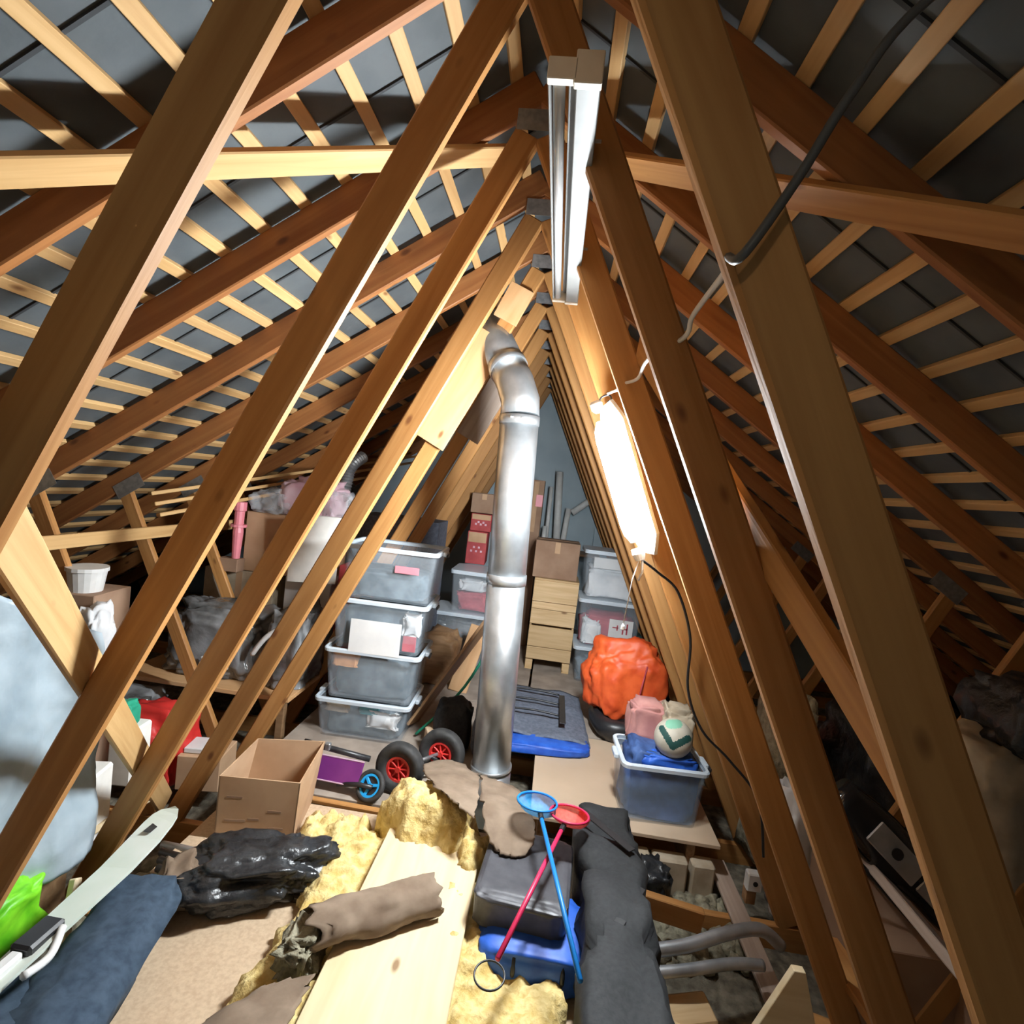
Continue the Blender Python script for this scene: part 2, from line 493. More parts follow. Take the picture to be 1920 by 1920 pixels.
def truss(n):
    y = TY(n)
    root = empty('roof_truss', (0, y, CHORD), label=TL[n], cat='roof truss', group='pine roof trusses')
    def bar(name, p0, p1, wd, key, th=0.038):
        m, Ln = frame((p0[0], y, p0[1]), (p1[0], y, p1[1]), (0, 1, 0))
        part(name, key, lambda: bm_box(Ln, th, wd, 0.007 if name == 'web' else 0.005), root, m)
    def plate(x, z, ang, w, h, key):
        m = Matrix.Translation((x, y - 0.0205, z)) @ Matrix.Rotation(ang, 4, 'Y')
        part('nail_plate', key, lambda: bm_box(w, 0.0016, h, 0), root, m)
    for s in (-1, 1):
        # rafter (centre line half its depth above the underside)
        h = 0.06 / COSP
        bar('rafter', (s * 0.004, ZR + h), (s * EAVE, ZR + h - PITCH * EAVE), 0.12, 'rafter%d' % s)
        # inner web from the apex to the joist
        bar('web', (s * 0.035, 3.03), (s * 0.478 * 3.30, -0.20), 0.102, 'iweb%d' % s)
        # outer web from the joist to the middle of the rafter
        bar('web', (s * 1.70, -0.19), (s * 2.50, 1.43), 0.085, 'oweb%d' % s)
        plate(s * 2.47, 1.47, s * math.atan(PITCH), 0.20, 0.09, 'pm')
    plate(0, 3.075, 0, 0.16, 0.075, 'pa')
    m, Ln = frame((-4.75, y, CHORD - 0.075), (4.75, y, CHORD - 0.075), (0, 1, 0))
    part('bottom_chord', 'chord', lambda: bm_box(Ln, 0.038, 0.15, 0.004), root, m)
    return root
for n in range(1, 12): truss(n)

# wind braces nailed under the rafters
def under(x, dz=0.012): return ZR - PITCH * abs(x) - dz / COSP
o = beam('wind_brace', (-0.06, 2.20, under(0.06)), (-1.95, 0.42, under(1.95)), 0.098, 0.022, 'batten', None, (0.6, -0.7, 0.4))
tag(o, 'long pale brace crossing under the left roof slope from the ridge', 'brace', 'diagonal braces')
o = beam('wind_brace', (0.10, 2.14, under(0.10)), (1.95, 0.36, under(1.95)), 0.098, 0.022, 'truss', None, (-0.6, -0.7, 0.4))
tag(o, 'long brown brace crossing under the right roof slope from the ridge', 'brace', 'diagonal braces')
# diagonal braces on the outer side of the inner webs
def ipl(z, s, off): return s * (0.478 * (3.10 - z) + off)
o = beam('web_brace', (ipl(2.0, -1, 0.078), 0.50, 2.0), (ipl(-0.10, -1, 0.078), 2.58, -0.10), 0.105, 0.022, 'batten', None, (0, 0.7, 0.6))
tag(o, 'wide pale diagonal brace beside the plastic wrapped panel', 'brace', 'diagonal braces')
o = beam('web_brace', (ipl(2.3, 1, 0.078), 1.98, 2.3), (ipl(0.25, 1, 0.078), 0.10, 0.25), 0.10, 0.03, 'truss', None, (0, 0.7, -0.6))
tag(o, 'orange lit diagonal brace behind the nearest right web', 'brace', 'diagonal braces')
# lengthwise binder on the left outer webs
o = beam('binder', (-2.30, 1.6, 1.19), (-2.30, 4.35, 1.19), 0.022, 0.075, 'batten', None, (1, 0, 0))
tag(o, 'pale horizontal binder rail along the left outer webs', 'binder rail')

# ------------------------------------------------------------------ the lit lamp, the unlit fitting, cables
def lit_lamp():
    a = Vector((0.358, 2.35, 2.112)); b = Vector((0.602, 2.35, 1.535))
    root = empty('work_lamp', b, label='lit white tube work lamp hanging between the right webs', cat='lamp')
    ax = (b - a).normalized()
    L = (b - a).length
    fw = Vector((0.174, -0.985, 0.0)); fw = (fw - ax * fw.dot(ax)).normalized()      # along the reflector, to its front edge
    out = fw.cross(ax); out = out if out.x < 0 else -out                              # away from the reflector
    N = 14
    rings = []
    for i in range(N + 1):
        t = i / N; r = 0.043 * min(1.0, 0.45 + min(t, 1 - t) * 6.0); c = a + ax * L * (0.07 + 0.86 * t)
        rings.append([c + r * (math.cos(u) * fw + math.sin(u) * out) for u in [2 * math.pi * k / 18 for k in range(18)]])
    finish('diffuser', loft_bm(rings, True, True), 'lamp', root, smooth=False)
    rings = []
    for i in range(N + 1):
        t = i / N; k = min(1.0, 0.42 + min(t, 1 - t) * 4.2); c = a + ax * (L * t * 1.08 - 0.04 * L) - out * 0.047
        rings.append([c + fw * p * k + out * q for p, q in ((-0.16, 0.012), (-0.154, 0.014), (-0.145, 0.0), (0.17, 0.0), (0.184, 0.010), (0.188, 0.006), (0.175, -0.008), (-0.15, -0.008))])
    finish('reflector', loft_bm(rings, True, True), 'white', root, smooth=False)
    finish('end_cap', lathe_bm([(0.02, 0), (0.028, 0.01), (0.026, 0.035), (0.012, 0.05)], 14, m=Matrix.Translation(a - ax * 0.045) @ Vector((0, 0, 1)).rotation_difference(ax).to_matrix().to_4x4()), 'white', root)
    finish('end_cap', lathe_bm([(0.028, 0), (0.03, 0.02), (0.02, 0.05)], 14, m=Matrix.Translation(b - ax * 0.01) @ Vector((0, 0, 1)).rotation_difference(ax).to_matrix().to_4x4()), 'white', root)
    tube('hook', [a + Vector((0, 0, 0.03)), a + Vector((0.005, 0, 0.06)), a + Vector((0.035, 0, 0.075)), a + Vector((0.05, 0, 0.06)), a + Vector((0.035, 0, 0.045))], 0.004, 'black', root, curve=True)
    e = b + ax * 0.03
    pc = tube('pull_cord', [e, e + Vector((-0.02, 0, -0.10)), e + Vector((-0.035, 0, -0.30))], 0.0025, 'cablewhite', root, seg=6)
    finish('pull_knob', lathe_bm([(0.003, 0.03), (0.008, 0.02), (0.009, 0.005), (0.004, 0)], 10, m=Matrix.Translation(e + Vector((-0.035, 0, -0.325)))), 'white', root)
    tube('cord_stub', [e + Vector((0.01, 0, 0)), e + Vector((0.018, 0, -0.06)), e + Vector((0.005, 0, -0.10))], 0.005, 'cablewhite', root, seg=6)
lit_lamp()

def fitting():
    zc = 2.60; y0, y1 = 1.135, 2.375
    root = empty('fluorescent_fitting', (0.165, y0, zc - 0.04), label='unlit white fluorescent fitting under the ridge', cat='light fitting')
    def bx(name, x0, x1, ya, yb, za, zb, mat, bev=0.002):
        return finish(name, bm_box(x1 - x0, yb - ya, zb - za, bev, ((x0 + x1) / 2, (ya + yb) / 2, (za + zb) / 2)), mat, root)
    bx('body', 0.163, 0.213, y0, y1, zc - 0.028, zc + 0.028, 'enamel')
    bx('tray', 0.145, 0.163, y0, y1, zc + 0.008, zc + 0.028, 'enamel')
    for ya, yb in ((y0 - 0.022, y0), (y1, y1 + 0.022)):
        bx('end_cap', 0.103, 0.163, ya, yb, zc - 0.026, zc + 0.018, 'cream')
        bx('end_cap', 0.158, 0.215, ya, yb, zc - 0.032, zc + 0.034, 'cream')
    tube('tube', [(0.126, y0, zc - 0.006), (0.126, y1, zc - 0.006)], 0.0135, 'tubeglass', root, seg=16)
    bx('side_reflector', 0.104, 0.110, y0, y1, zc - 0.02, zc + 0.02, 'enamel')
    for n in (2, 3):
        y = TY(n)
        bx('bracket', 0.19, 0.23, y - 0.02, y + 0.02, zc + 0.028, zc + 0.04, 'steel')
fitting()

o = tube('lamp_cable_shaded', [(0.80, 0.72, 2.56), (0.611, 0.74, 2.418), (0.537, 0.742, 2.303), (0.486, 0.745, 2.193), (0.432, 0.75, 2.093), (0.425, 0.80, 2.11)], 0.0065, 'flex_cableshade', curve=True)  # near end of the lamp cable, its shade put into a grey colour
tag(o, 'shaded near end of the white lamp cable, coloured grey, across the nearest right web', 'cable')
o = tube('lamp_cable', [(0.425, 0.80, 2.11), (0.465, 0.92, 2.16), (0.479, 1.25, 2.179), (0.486, 1.36, 2.160), (0.452, 1.70, 2.185), (0.452, 1.90, 2.169), (0.413, 2.045, 2.175), (0.42, 2.15, 2.18), (0.39, 2.33, 2.19)], 0.006, 'cablewhite', curve=True)
tag(o, 'white cable snaking from the near right web towards the lit lamp', 'cable')
o = tube('lamp_lead', [(0.62, 2.38, 1.50), (0.72, 2.45, 1.44), (0.83, 2.50, 1.355), (0.925, 2.55, 1.14), (0.945, 2.55, 0.90), (1.03, 2.54, 0.72), (1.17, 2.53, 0.60), (1.31, 2.5, 0.45), (1.36, 2.48, 0.2)], 0.006, 'black', curve=True)
tag(o, 'thin black cable hanging down the right webs below the lamp', 'cable')

# unseen bulb inferred behind the viewer, shade added to keep light off the roof
def unseen_pendant():
    c = Vector((0.16, -0.30, 2.44))
    root = empty('unseen_bulb', c, label='unseen warm bulb behind the viewer under an added black shade', cat='lamp')
    finish('bulb', lathe_bm([(0.004, -0.036), (0.022, -0.030), (0.034, -0.010), (0.035, 0.006), (0.028, 0.028), (0.016, 0.048), (0.014, 0.06)], 18, m=Matrix.Translation(c)), 'bulb', root, smooth=True)
    finish('shade', lathe_bm([(0.024, 0.115), (0.115, 0.016), (0.112, 0.014), (0.022, 0.105)], 28, m=Matrix.Translation(c), cap=False), 'black', root, smooth=True)  # added to cut off the bulb's upward light
    finish('holder', lathe_bm([(0.017, 0.055), (0.022, 0.06), (0.022, 0.10), (0.008, 0.12)], 14, m=Matrix.Translation(c)), 'black', root)
    tube('flex', [c + Vector((0, 0, 0.115)), (0.12, -0.30, 2.85), (0.06, -0.30, 3.20)], 0.004, 'flex_cableshade', root, curve=True)
unseen_pendant()

# ------------------------------------------------------------------ flue
def flue():
    root = empty('flue_pipe', (0.04, 3.06, -0.2), label='shiny galvanised flue pipe rising from the floor with an elbow', cat='flue pipe')
    R = 0.111
    def seg(name, p0, p1, r0, r1, n=28):
        ax = Vector(p1) - Vector(p0)
        m = Matrix.Translation(p0) @ Vector((0, 0, 1)).rotation_difference(ax.normalized()).to_matrix().to_4x4()
        return finish(name, lathe_bm([(r0, 0), (r1, ax.length)], n, m=m), 'duct', root, smooth=False) if False else \
            shade(finish(name, lathe_bm([(r0, 0), (r1, ax.length)], n, m=m), 'duct', root))
    def shade(o):
        for p in o.data.polygons: p.use_smooth = len(p.vertices) == 4
        return o
    def at(z): t = z / 2.17; return (0.039 - 0.076 * t, 3.06, z)
    seg('pipe_section', at(-0.2), at(0.10), R + 0.006, R + 0.006)
    seg('collar', at(0.10), at(0.125), R + 0.010, R + 0.010)
    seg('pipe_section', at(0.125), at(1.20), R, R)
    seg('collar', at(1.19), at(1.245), R + 0.005, R + 0.005)
    seg('pipe_section', at(1.245), at(2.10), R, R)
    c = seg('collar', at(2.10), at(2.15), R + 0.004, R + 0.004)
    # segmented elbow
    p0 = Vector(at(2.15)); p1 = Vector((-0.045, 3.07, 2.24)); p2 = Vector((-0.088, 3.10, 2.34)); p3 = Vector((-0.185, 3.20, 2.50)); p4 = Vector((-0.23, 3.24, 2.575))
    pts = [p0, p1, p2, p3, p4]
    shade(finish('elbow', tube_bm([p0, p1, p2, p2 + (p3 - p2) * 0.55], [R, R, R * 0.99, R * 0.98], 28), 'duct', root))
    d = (p3 - p2).normalized(); cc = p2 + (p3 - p2) * 0.5
    col = shade(finish('collar', tube_bm([cc, cc + d * 0.05], R + 0.005, 28), 'duct', root))
    for k in (-1, 1):
        finish('rivet', bm_box(0.018, 0.006, 0.012, 0.002, (0, 0, 0), m=Matrix.Translation((-0.04 + k * 0.03, 3.06 - R - 0.006, 2.127))), 'steel', root)
    shade(finish('pipe_section', tube_bm([cc + d * 0.05, cc + d * 0.42], [R * 0.97, R * 0.97], 28), 'duct', root))
flue()

# boards nailed on the webs round the flue
def webboard(name, label, y, p0, p1, w, mat, dx=0.0):
    o = beam(name, (p0[0], y, p0[1]), (p1[0], y, p1[1]), 0.02, w, mat, None, (0, 1, 0), 0.002)
    return tag(o, label, 'board', 'boards nailed round the flue')
webboard('nailed_board', 'bright pale board nailed on a left web beside the flue elbow', 3.175, (-0.575, 1.955), (-0.255, 2.62), 0.205, 'ply')
webboard('nailed_board', 'dull grey board on the left web behind the flue', 3.775, (-0.45, 2.05), (-0.235, 2.50), 0.17, 'greywood')
webboard('nailed_board', 'small orange brown board close under the ridge left of the fitting', 3.175, (-0.20, 2.71), (-0.115, 2.91), 0.15, 'ply')
webboard('nailed_board', 'dark red brown board above the bright board near the ridge', 3.42, (-0.50, 2.56), (-0.25, 2.90), 0.22, 'oldwood')

# ------------------------------------------------------------------ floor sheets and bearers
def bearer(name, label, p0, p1, a, b, mat='oldwood', grp='floor bearers'):
    return tag(beam(name, p0, p1, a, b, mat, None, (1, 0, 0)), label, 'bearer', grp)
bearer('floor_bearer', 'long bearer under the deck left of the storage boxes', (-1.15, 2.70, -0.108), (-1.15, 6.95, -0.108), 0.045, 0.18)
bearer('floor_bearer', 'long bearer under the deck along the left of the flue', (-0.32, 2.70, -0.108), (-0.32, 6.95, -0.108), 0.045, 0.18)
bearer('floor_bearer', 'long bearer under the fibreboard right of the flue', (0.36, 2.86, -0.108), (0.36, 6.95, -0.108), 0.045, 0.18)
bearer('floor_bearer', 'long bearer under the fibreboard below the blue tinted box', (1.16, 2.86, -0.108), (1.16, 6.95, -0.108), 0.045, 0.18)
bearer('floor_bearer', 'bearer under the beige chipboard sheet beside the navy trousers', (-1.02, 0.75, -0.108), (-1.02, 2.62, -0.108), 0.045, 0.18)
bearer('floor_bearer', 'bearer under the beige chipboard sheet below the yellow wool', (-0.40, 0.75, -0.108), (-0.40, 2.62, -0.108), 0.045, 0.18)
bearer('floor_bearer', 'bearer under the wool right of the pale plank', (0.12, 0.75, -0.108), (0.12, 2.55, -0.108), 0.045, 0.18)
bearer('floor_bearer', 'bearer below the long black canvas bag', (0.66, 0.75, -0.108), (0.66, 2.75, -0.108), 0.045, 0.18)

def sheetboard(label, x0, x1, y0, y1, z, mat, th=0.018):
    o = finish('floor_sheet', bm_box(x1 - x0, y1 - y0, th, 0.002, ((x0 + x1) / 2, (y0 + y1) / 2, z - th / 2)), mat)
    return tag(o, label, 'floor sheet', 'loose floor sheets')
sheetboard('beige chipboard sheet in the left foreground', -1.12, -0.30, 0.75, 2.00, 0.0, 'chip')
sheetboard('pale chipboard sheet beside the open cardboard box', -1.25, -0.22, 2.02, 2.62, 0.0, 'chip')
sheetboard('dusty deck sheet under the storage box stack', -1.30, -0.09, 2.70, 4.20, 0.0, 'dirtdeck')
sheetboard('clean tan fibreboard sheet between the flue and the blue tinted box', 0.29, 1.30, 2.83, 3.86, 0.0, 'fibre', 0.02)
sheetboard('dusty brown deck sheet at the far end on the right', 0.20, 1.45, 3.88, 6.95, 0.0, 'dirtdeck')
sheetboard('dusty brown deck sheet at the far end on the left', -1.45, 0.18, 4.22, 6.95, 0.0, 'dirtdeck')
sheetboard('chipboard deck sheet under the black bags', 0.02, 0.74, 0.75, 2.62, -0.0, 'chip')
o = beam('deck_lip', (-1.0, 2.675, -0.012), (-0.33, 2.66, -0.012), 0.035, 0.024, 'truss', None, (0, 1, 0)); tag(o, 'narrow batten along the deck edge below the scooter', 'batten')

# short lengths of timber at the right edge
o = beam('loose_board', (1.345, 3.0, -0.188), (1.345, 2.03, -0.188), 0.095, 0.02, 'greywood', None, (1, 0, 0)); tag(o, 'narrow board laid along the joists at the right webs', 'board')
o = beam('joist_offcut', (0.80, 2.42, -0.06), (1.10, 2.40, -0.09), 0.045, 0.10, 'truss', None, (0, 1, 0)); tag(o, 'orange timber block lying beyond the grey duct', 'timber')
o = prism('wood_offcut', [(1.16, 0.0), (1.40, 0.0), (1.315, 0.27), (1.275, 0.27)], 'y', 1.94, 1.97, 'plank', None, 0.002); o.matrix_basis = o.matrix_basis @ Matrix.Translation((0, 0, -0.13)); tag(o, 'pale pointed wood offcut standing at the lower right', 'offcut')
o = beam('loose_board', (1.56, 2.28, 0.02), (1.52, 1.68, 0.12), 0.10, 0.03, 'truss', None, (1, 0, 0)); tag(o, 'short orange board leaning at the foot of the right webs', 'board')
o = beam('loose_board', (1.36, 2.03, -0.12), (1.60, 2.00, -0.15), 0.10, 0.03, 'truss', None, (0, 1, 0)); tag(o, 'short brown board lying beside the pale pointed offcut', 'board')
o = beam('long_plank', (1.66, 0.9, 0.40), (1.66, 3.3, 0.40), 0.11, 0.035, 'greywood', None, (0.8, 0, -0.6)); tag(o, 'long brown plank on edge under the glossy black moulding', 'plank')

# ------------------------------------------------------------------ insulation
def wool(label, poly, zbase, h, seed, mat='wool', cell=0.018, group='yellow wool batts', rough=0.05, name='insulation_batt', lump=0.34, edge=0.075):
    """a torn batt: polygon outline in plan, lumpy top that falls off to a ragged edge"""
    xs = [p[0] for p in poly]; ys = [p[1] for p in poly]
    off = Vector((seed * 3.7, seed * 1.9, seed))
    def dist(x, y):
        ins = False; dm = 9
        n = len(poly)
        for i in range(n):
            ax, ay = poly[i]; bx, by = poly[(i + 1) % n]
            if (ay > y) != (by > y) and x < (bx - ax) * (y - ay) / (by - ay) + ax: ins = not ins
            t = max(0, min(1, ((x - ax) * (bx - ax) + (y - ay) * (by - ay)) / ((bx - ax) ** 2 + (by - ay) ** 2)))
            dm = min(dm, math.hypot(x - ax - t * (bx - ax), y - ay - t * (by - ay)))
        return dm if ins else -dm
    nx = int((max(xs) - min(xs) + 0.1) / cell) + 1; ny = int((max(ys) - min(ys) + 0.1) / cell) + 1
    bm = bmesh.new(); top = {}; bot = {}
    for i in range(nx + 1):
        for j in range(ny + 1):
            x = min(xs) - 0.05 + i * cell; y = min(ys) - 0.05 + j * cell
            d = dist(x, y) + 0.035 * fbm(Vector((x * 14, y * 14, 0)) + off, 3)
            if d < -0.004: continue
            f = min(1.0, max(0.0, d) / edge); f = math.sqrt(max(0, 1 - (1 - f) ** 2))
            n1 = fbm(Vector((x * 5, y * 5, 0.3)) + off, 3); n2 = fbm(Vector((x * 24, y * 24, 0.7)) + off, 4)
            z = zbase + 0.012 + h * f * (0.80 + lump * n1) + rough * 0.55 * n2 * f
            jx = 0.007 * noise.noise(Vector((x * 60, y * 60, 1)) + off); jy = 0.007 * noise.noise(Vector((x * 60, y * 60, 9)) + off)
            top[i, j] = bm.verts.new((x + jx, y + jy, max(zbase + 0.008, z))); bot[i, j] = bm.verts.new((x + jx, y + jy, zbase))
    edges = {}
    for (i, j) in top:
        q = [(i, j), (i + 1, j), (i + 1, j + 1), (i, j + 1)]
        if all(k in top for k in q):
            bm.faces.new([top[k] for k in q]); bm.faces.new([bot[k] for k in q][::-1])
            for a, b in zip(q, q[1:] + q[:1]):
                edges[a, b] = 1
    for (a, b) in edges:
        if (b, a) not in edges: bm.faces.new((top[b], top[a], bot[a], bot[b]))
    for v in [v for v in bm.verts if not v.link_faces]: bm.verts.remove(v)
    o = finish(name, bm, mat, smooth=True)
    return tag(o, label, 'insulation', group)

wool('torn yellow insulation strip along the left of the pale plank', [(-0.62, 2.40), (-0.60, 2.05), (-0.58, 1.85), (-0.60, 1.62), (-0.62, 1.42), (-0.62, 1.2), (-0.20, 1.2), (-0.22, 2.40)], 0.0, 0.10, 1)
wool('yellow insulation strip along the right of the pale plank', [(-0.05, 2.50), (0.14, 2.46), (0.16, 2.05), (0.30, 1.95), (0.45, 1.90), (0.46, 1.2), (-0.05, 1.15)], 0.0, 0.13, 2)
wool('rounded hump of yellow insulation in front of the trolley wheels', [(-0.44, 2.60), (-0.42, 2.36), (-0.30, 2.24), (-0.02, 2.20), (0.05, 2.30), (0.05, 2.56), (-0.15, 2.66)], 0.0, 0.36, 3, lump=0.10, edge=0.17, rough=0.035)
wool('loose greenish yellow insulation tuft beside the cardboard box', [(-0.80, 2.42), (-0.72, 2.20), (-0.50, 2.14), (-0.38, 2.28), (-0.48, 2.48), (-0.66, 2.52)], 0.0, 0.09, 4, rough=0.10)
wool('small yellow insulation block at the far right end of the plank', [(-0.02, 2.34), (-0.02, 2.14), (0.10, 2.12), (0.13, 2.32)], 0.105, 0.13, 5)

# loose debris between the joists on the right
def debris(label, n, x0, x1, y0, y1, z, seed, mat):
    rnd = random.Random(seed); bm = bmesh.new()
    for i in range(n):
        b = bmesh.new(); bmesh.ops.create_icosphere(b, subdivisions=2, radius=1)
        r = rnd.uniform(0.02, 0.06); off = Vector((rnd.random() * 50, rnd.random() * 50, 0))
        c = Vector((rnd.uniform(x0, x1), rnd.uniform(y0, y1), z + rnd.uniform(0, 0.03)))
        for v in b.verts:
            v.co = c + v.co * r * (1 + 0.5 * fbm(v.co * 1.6 + off, 3)) * (1.0 if abs(v.co.z) < 2 else 1)
        me = bpy.data.meshes.new('t'); b.to_mesh(me); b.free(); bm.from_mesh(me); bpy.data.meshes.remove(me)
    o = finish('loose_debris', bm, mat, smooth=True); return tag(o, label, 'debris', None, 'stuff')
debris('grey green crumbled insulation between the joists beyond the grey duct', 120, 0.86, 1.40, 2.38, 2.80, -0.30, 3, 'rubble')
debris('grey green crumbled insulation beside the end of the long black bag', 120, 0.78, 1.25, 1.55, 2.02, -0.28, 4, 'rubble')
debris('crumbled dark insulation round the black pipes at left', 90, -1.50, -1.15, 1.95, 2.35, -0.28, 5, 'rubble')

# old brick-like plaster blocks in the gap under the fibreboard edge
for i, (x, w) in enumerate(((0.86, 0.17), (1.05, 0.18), (1.22, 0.12))):
    o = box('plaster_block', (x, 2.84, -0.30), (w, 0.09, 0.20), 'beige', rotz=0.03, bev=0.01)
    tag(o, ('left', 'middle', 'right')[i] + ' one of three pale plaster blocks under the fibreboard edge', 'block', 'plaster blocks')

# ------------------------------------------------------------------ foreground
o = finish('pine_plank', bm_box(1.30, 0.425, 0.02, 0.003), 'plank', None, m=Matrix.Translation((-0.125, 1.67, 0.142)) @ Matrix.Rotation(math.radians(90.5), 4, 'Z'))
tag(o, 'wide pale pine plank lying on the yellow insulation', 'plank')

def paper(name, label, ctrl, nu, nv, th, seed, amp=0.02, freq=7, cat='paper'):
    """bicubic-ish sheet from a control grid of world points"""
    R = len(ctrl); C = len(ctrl[0]); off = Vector((seed, seed * 2, 0))
    def ev(u, v):
        rows = [smooth_pt([Vector(p) for p in row], v) for row in ctrl]
        p = smooth_pt(rows, u)
        e = 0.02 * fbm(Vector((u * 9, v * 9, seed)), 3) * (1 if (u in (0, 1) or v in (0, 1)) else 0)
        return p + Vector((e, e, amp * fbm(Vector((p.x * freq, p.y * freq, 0)) + off, 4)))
    def smooth_pt(P, t):
        n = len(P) - 1; s = min(t * n, n - 1e-6); i = int(s); f = s - i
        a = P[max(i - 1, 0)]; b = P[i]; c = P[i + 1]; d = P[min(i + 2, n)]
        return 0.5 * ((2 * b) + (c - a) * f + (2 * a - 5 * b + 4 * c - d) * f * f + (3 * b - a - 3 * c + d) * f ** 3)
    o = sheet(name, ev, nu, nv, th, 'kraft')
    return tag(o, label, cat, 'dirty brown paper facings')
paper('paper_facing', 'brown paper flap draped over the insulation hump near the wheels',
      [[(-0.299, 2.734, 0.24), (-0.181, 2.817, 0.24), (0.000, 2.718, 0.24)],
       [(-0.235, 2.50, 0.315), (-0.096, 2.48, 0.325), (0.030, 2.42, 0.325)],
       [(-0.092, 2.30, 0.345), (-0.025, 2.24, 0.35), (0.045, 2.19, 0.345)]], 18, 18, 0.006, 1, 0.012)
paper('paper_facing', 'brown paper flap standing off the insulation in front of the flue',
      [[(0.012, 2.716, 0.25), (0.107, 2.664, 0.25), (0.249, 2.584, 0.25)],
       [(0.055, 2.361, 0.32), (0.171, 2.335, 0.32), (0.293, 2.290, 0.32)],
       [(0.087, 2.213, 0.31), (0.197, 2.188, 0.31), (0.304, 2.164, 0.31)],
       [(0.147, 2.110, 0.28), (0.209, 2.090, 0.28), (0.272, 2.110, 0.28)]], 22, 18, 0.006, 2, 0.012)
paper('paper_facing', 'brown paper sheet at the bottom edge of the picture',
      [[(-0.68, 1.20, 0.14), (-0.50, 1.18, 0.17), (-0.32, 1.20, 0.18)],
       [(-0.62, 1.36, 0.13), (-0.50, 1.40, 0.165), (-0.345, 1.42, 0.175)],
       [(-0.54, 1.48, 0.13), (-0.47, 1.52, 0.16), (-0.345, 1.57, 0.165)]], 16, 16, 0.006, 3)
# rolled piece lying across the plank
def roll():
    a = Vector((-0.42, 1.685, 0.205)); b = Vector((-0.055, 1.935, 0.195)); ax = (b - a).normalized(); sd = ax.cross(Vector((0, 0, 1)))
    up = sd.cross(ax)
    def fn(u, v):
        ang = -0.6 + v * 6.6; r = 0.070 - 0.012 * v
        r *= 1 + 0.22 * fbm(Vector((u * 3, v * 6, 4)), 4)
        p = a + (b - a) * u + ax * (0.03 * fbm(Vector((v * 9, 2, u)), 3)) * (2.0 if u > 0.9 or u < 0.1 else 0.4)
        return p + sd * (1.2 * r * math.cos(ang)) + up * (0.80 * r * math.sin(ang))
    o = sheet('paper_roll', fn, 26, 40, 0.004, 'kraft')
    tag(o, 'crumpled brown paper roll lying across the pale plank', 'paper', 'dirty brown paper facings')
roll()
o = soft('dirty_wool_clump', (-0.43, 1.66, 0.10), (0.12, 0.17, 0.11), 'rubble', seed=8, amp=0.5, freq=3); tag(o, 'dark dirty wool clump at the left end of the paper roll', 'insulation')

# bin bag, pipes and scraps on the left
o = soft('bin_bag', (-0.80, 2.03, 0.012), (0.56, 0.30, 0.175), 'bin', rotz=0.42, seed=5, amp=0.42, freq=1.5, square=0.8, crease=0.07, sub=5); tag(o, 'crumpled shiny black bin bag in front of the cardboard box', 'bag')
o = soft('brown_sack', (-1.05, 1.92, 0.012), (0.14, 0.20, 0.13), 'kraft', rotz=0.5, seed=3, amp=0.3); tag(o, 'small brown sack end beside the black bin bag', 'sack')
for i in range(4):
    o = tube('black_pipe', [(-1.33 + 0.035 * i, 2.20 - 0.055 * i, -0.02 + 0.01 * i), (-0.99 + 0.02 * i, 2.12 - 0.065 * i, 0.035)], 0.016, 'black' if i != 0 else 'aluminium', seg=10)
    tag(o, ('bright metal pipe, farthest of the four beside the bin bag', 'black pipe, next to the bright metal one beside the bin bag', 'black pipe, second nearest of the four beside the bin bag', 'black pipe, nearest of the four beside the bin bag')[i], 'pipe', 'pipes beside the bin bag')
o = box('cardboard_scrap', (-1.13, 1.90, 0.0), (0.11, 0.09, 0.05), 'card', rotz=0.4, bev=0.012); tag(o, 'small tan scrap block behind the navy trousers', 'scrap')

def open_carton():
    root = empty('cardboard_box', (-0.99, 2.45, 0.0), math.radians(10), 'open empty cardboard box left of the scooter', 'box')
    W = wmat(root); w, d, h, t = 0.35, 0.32, 0.295, 0.006
    def pan(name, poly, nrm):
        bm = bmesh.new(); A = [bm.verts.new(p) for p in poly]; f = bm.faces.new(A)
        r = bmesh.ops.extrude_face_region(bm, geom=[f]); 
        for g in r['geom']:
            if isinstance(g, bmesh.types.BMVert): g.co += Vector(nrm) * t
        return finish(name, bm, 'card', root, m=W.copy())
    e = 0.03
    pan('box_base', [(-w / 2, -d / 2, 0.004), (w / 2, -d / 2, 0.004), (w / 2, d / 2, 0.004), (-w / 2, d / 2, 0.004)], (0, 0, 1))
    pan('box_side', [(-w / 2, -d / 2, 0), (w / 2, -d / 2, 0), (w / 2 + e * .3, -d / 2, h * 0.96), (-w / 2, -d / 2, h)], (0, 1, 0))
    pan('box_side', [(w / 2, -d / 2, 0), (w / 2, d / 2, 0), (w / 2 + e, d / 2 + e, h * 1.05), (w / 2 + e * .3, -d / 2, h * 0.96)], (-1, 0, 0))
    pan('box_side', [(w / 2, d / 2, 0), (-w / 2, d / 2, 0), (-w / 2 + .04, d / 2 + e, h * 1.02), (w / 2 + e, d / 2 + e, h * 1.05)], (0, -1, 0))
    pan('box_side', [(-w / 2, d / 2, 0), (-w / 2, -d / 2, 0), (-w / 2, -d / 2, h), (-w / 2 + .04, d / 2 + e, h * 1.02)], (1, 0, 0))
    for dx, dz, lw in ((-0.10, 0.20, 0.07), (-0.09, 0.09, 0.09), (0.08, 0.14, 0.06), (-0.01, 0.10, 0.05), (0.09, 0.06, 0.07)):
        finish('print_mark', bm_box(lw, 0.0012, 0.010, 0, (dx, -d / 2 - 0.0005, dz)), 'card_dark', root, m=W.copy())
open_carton()

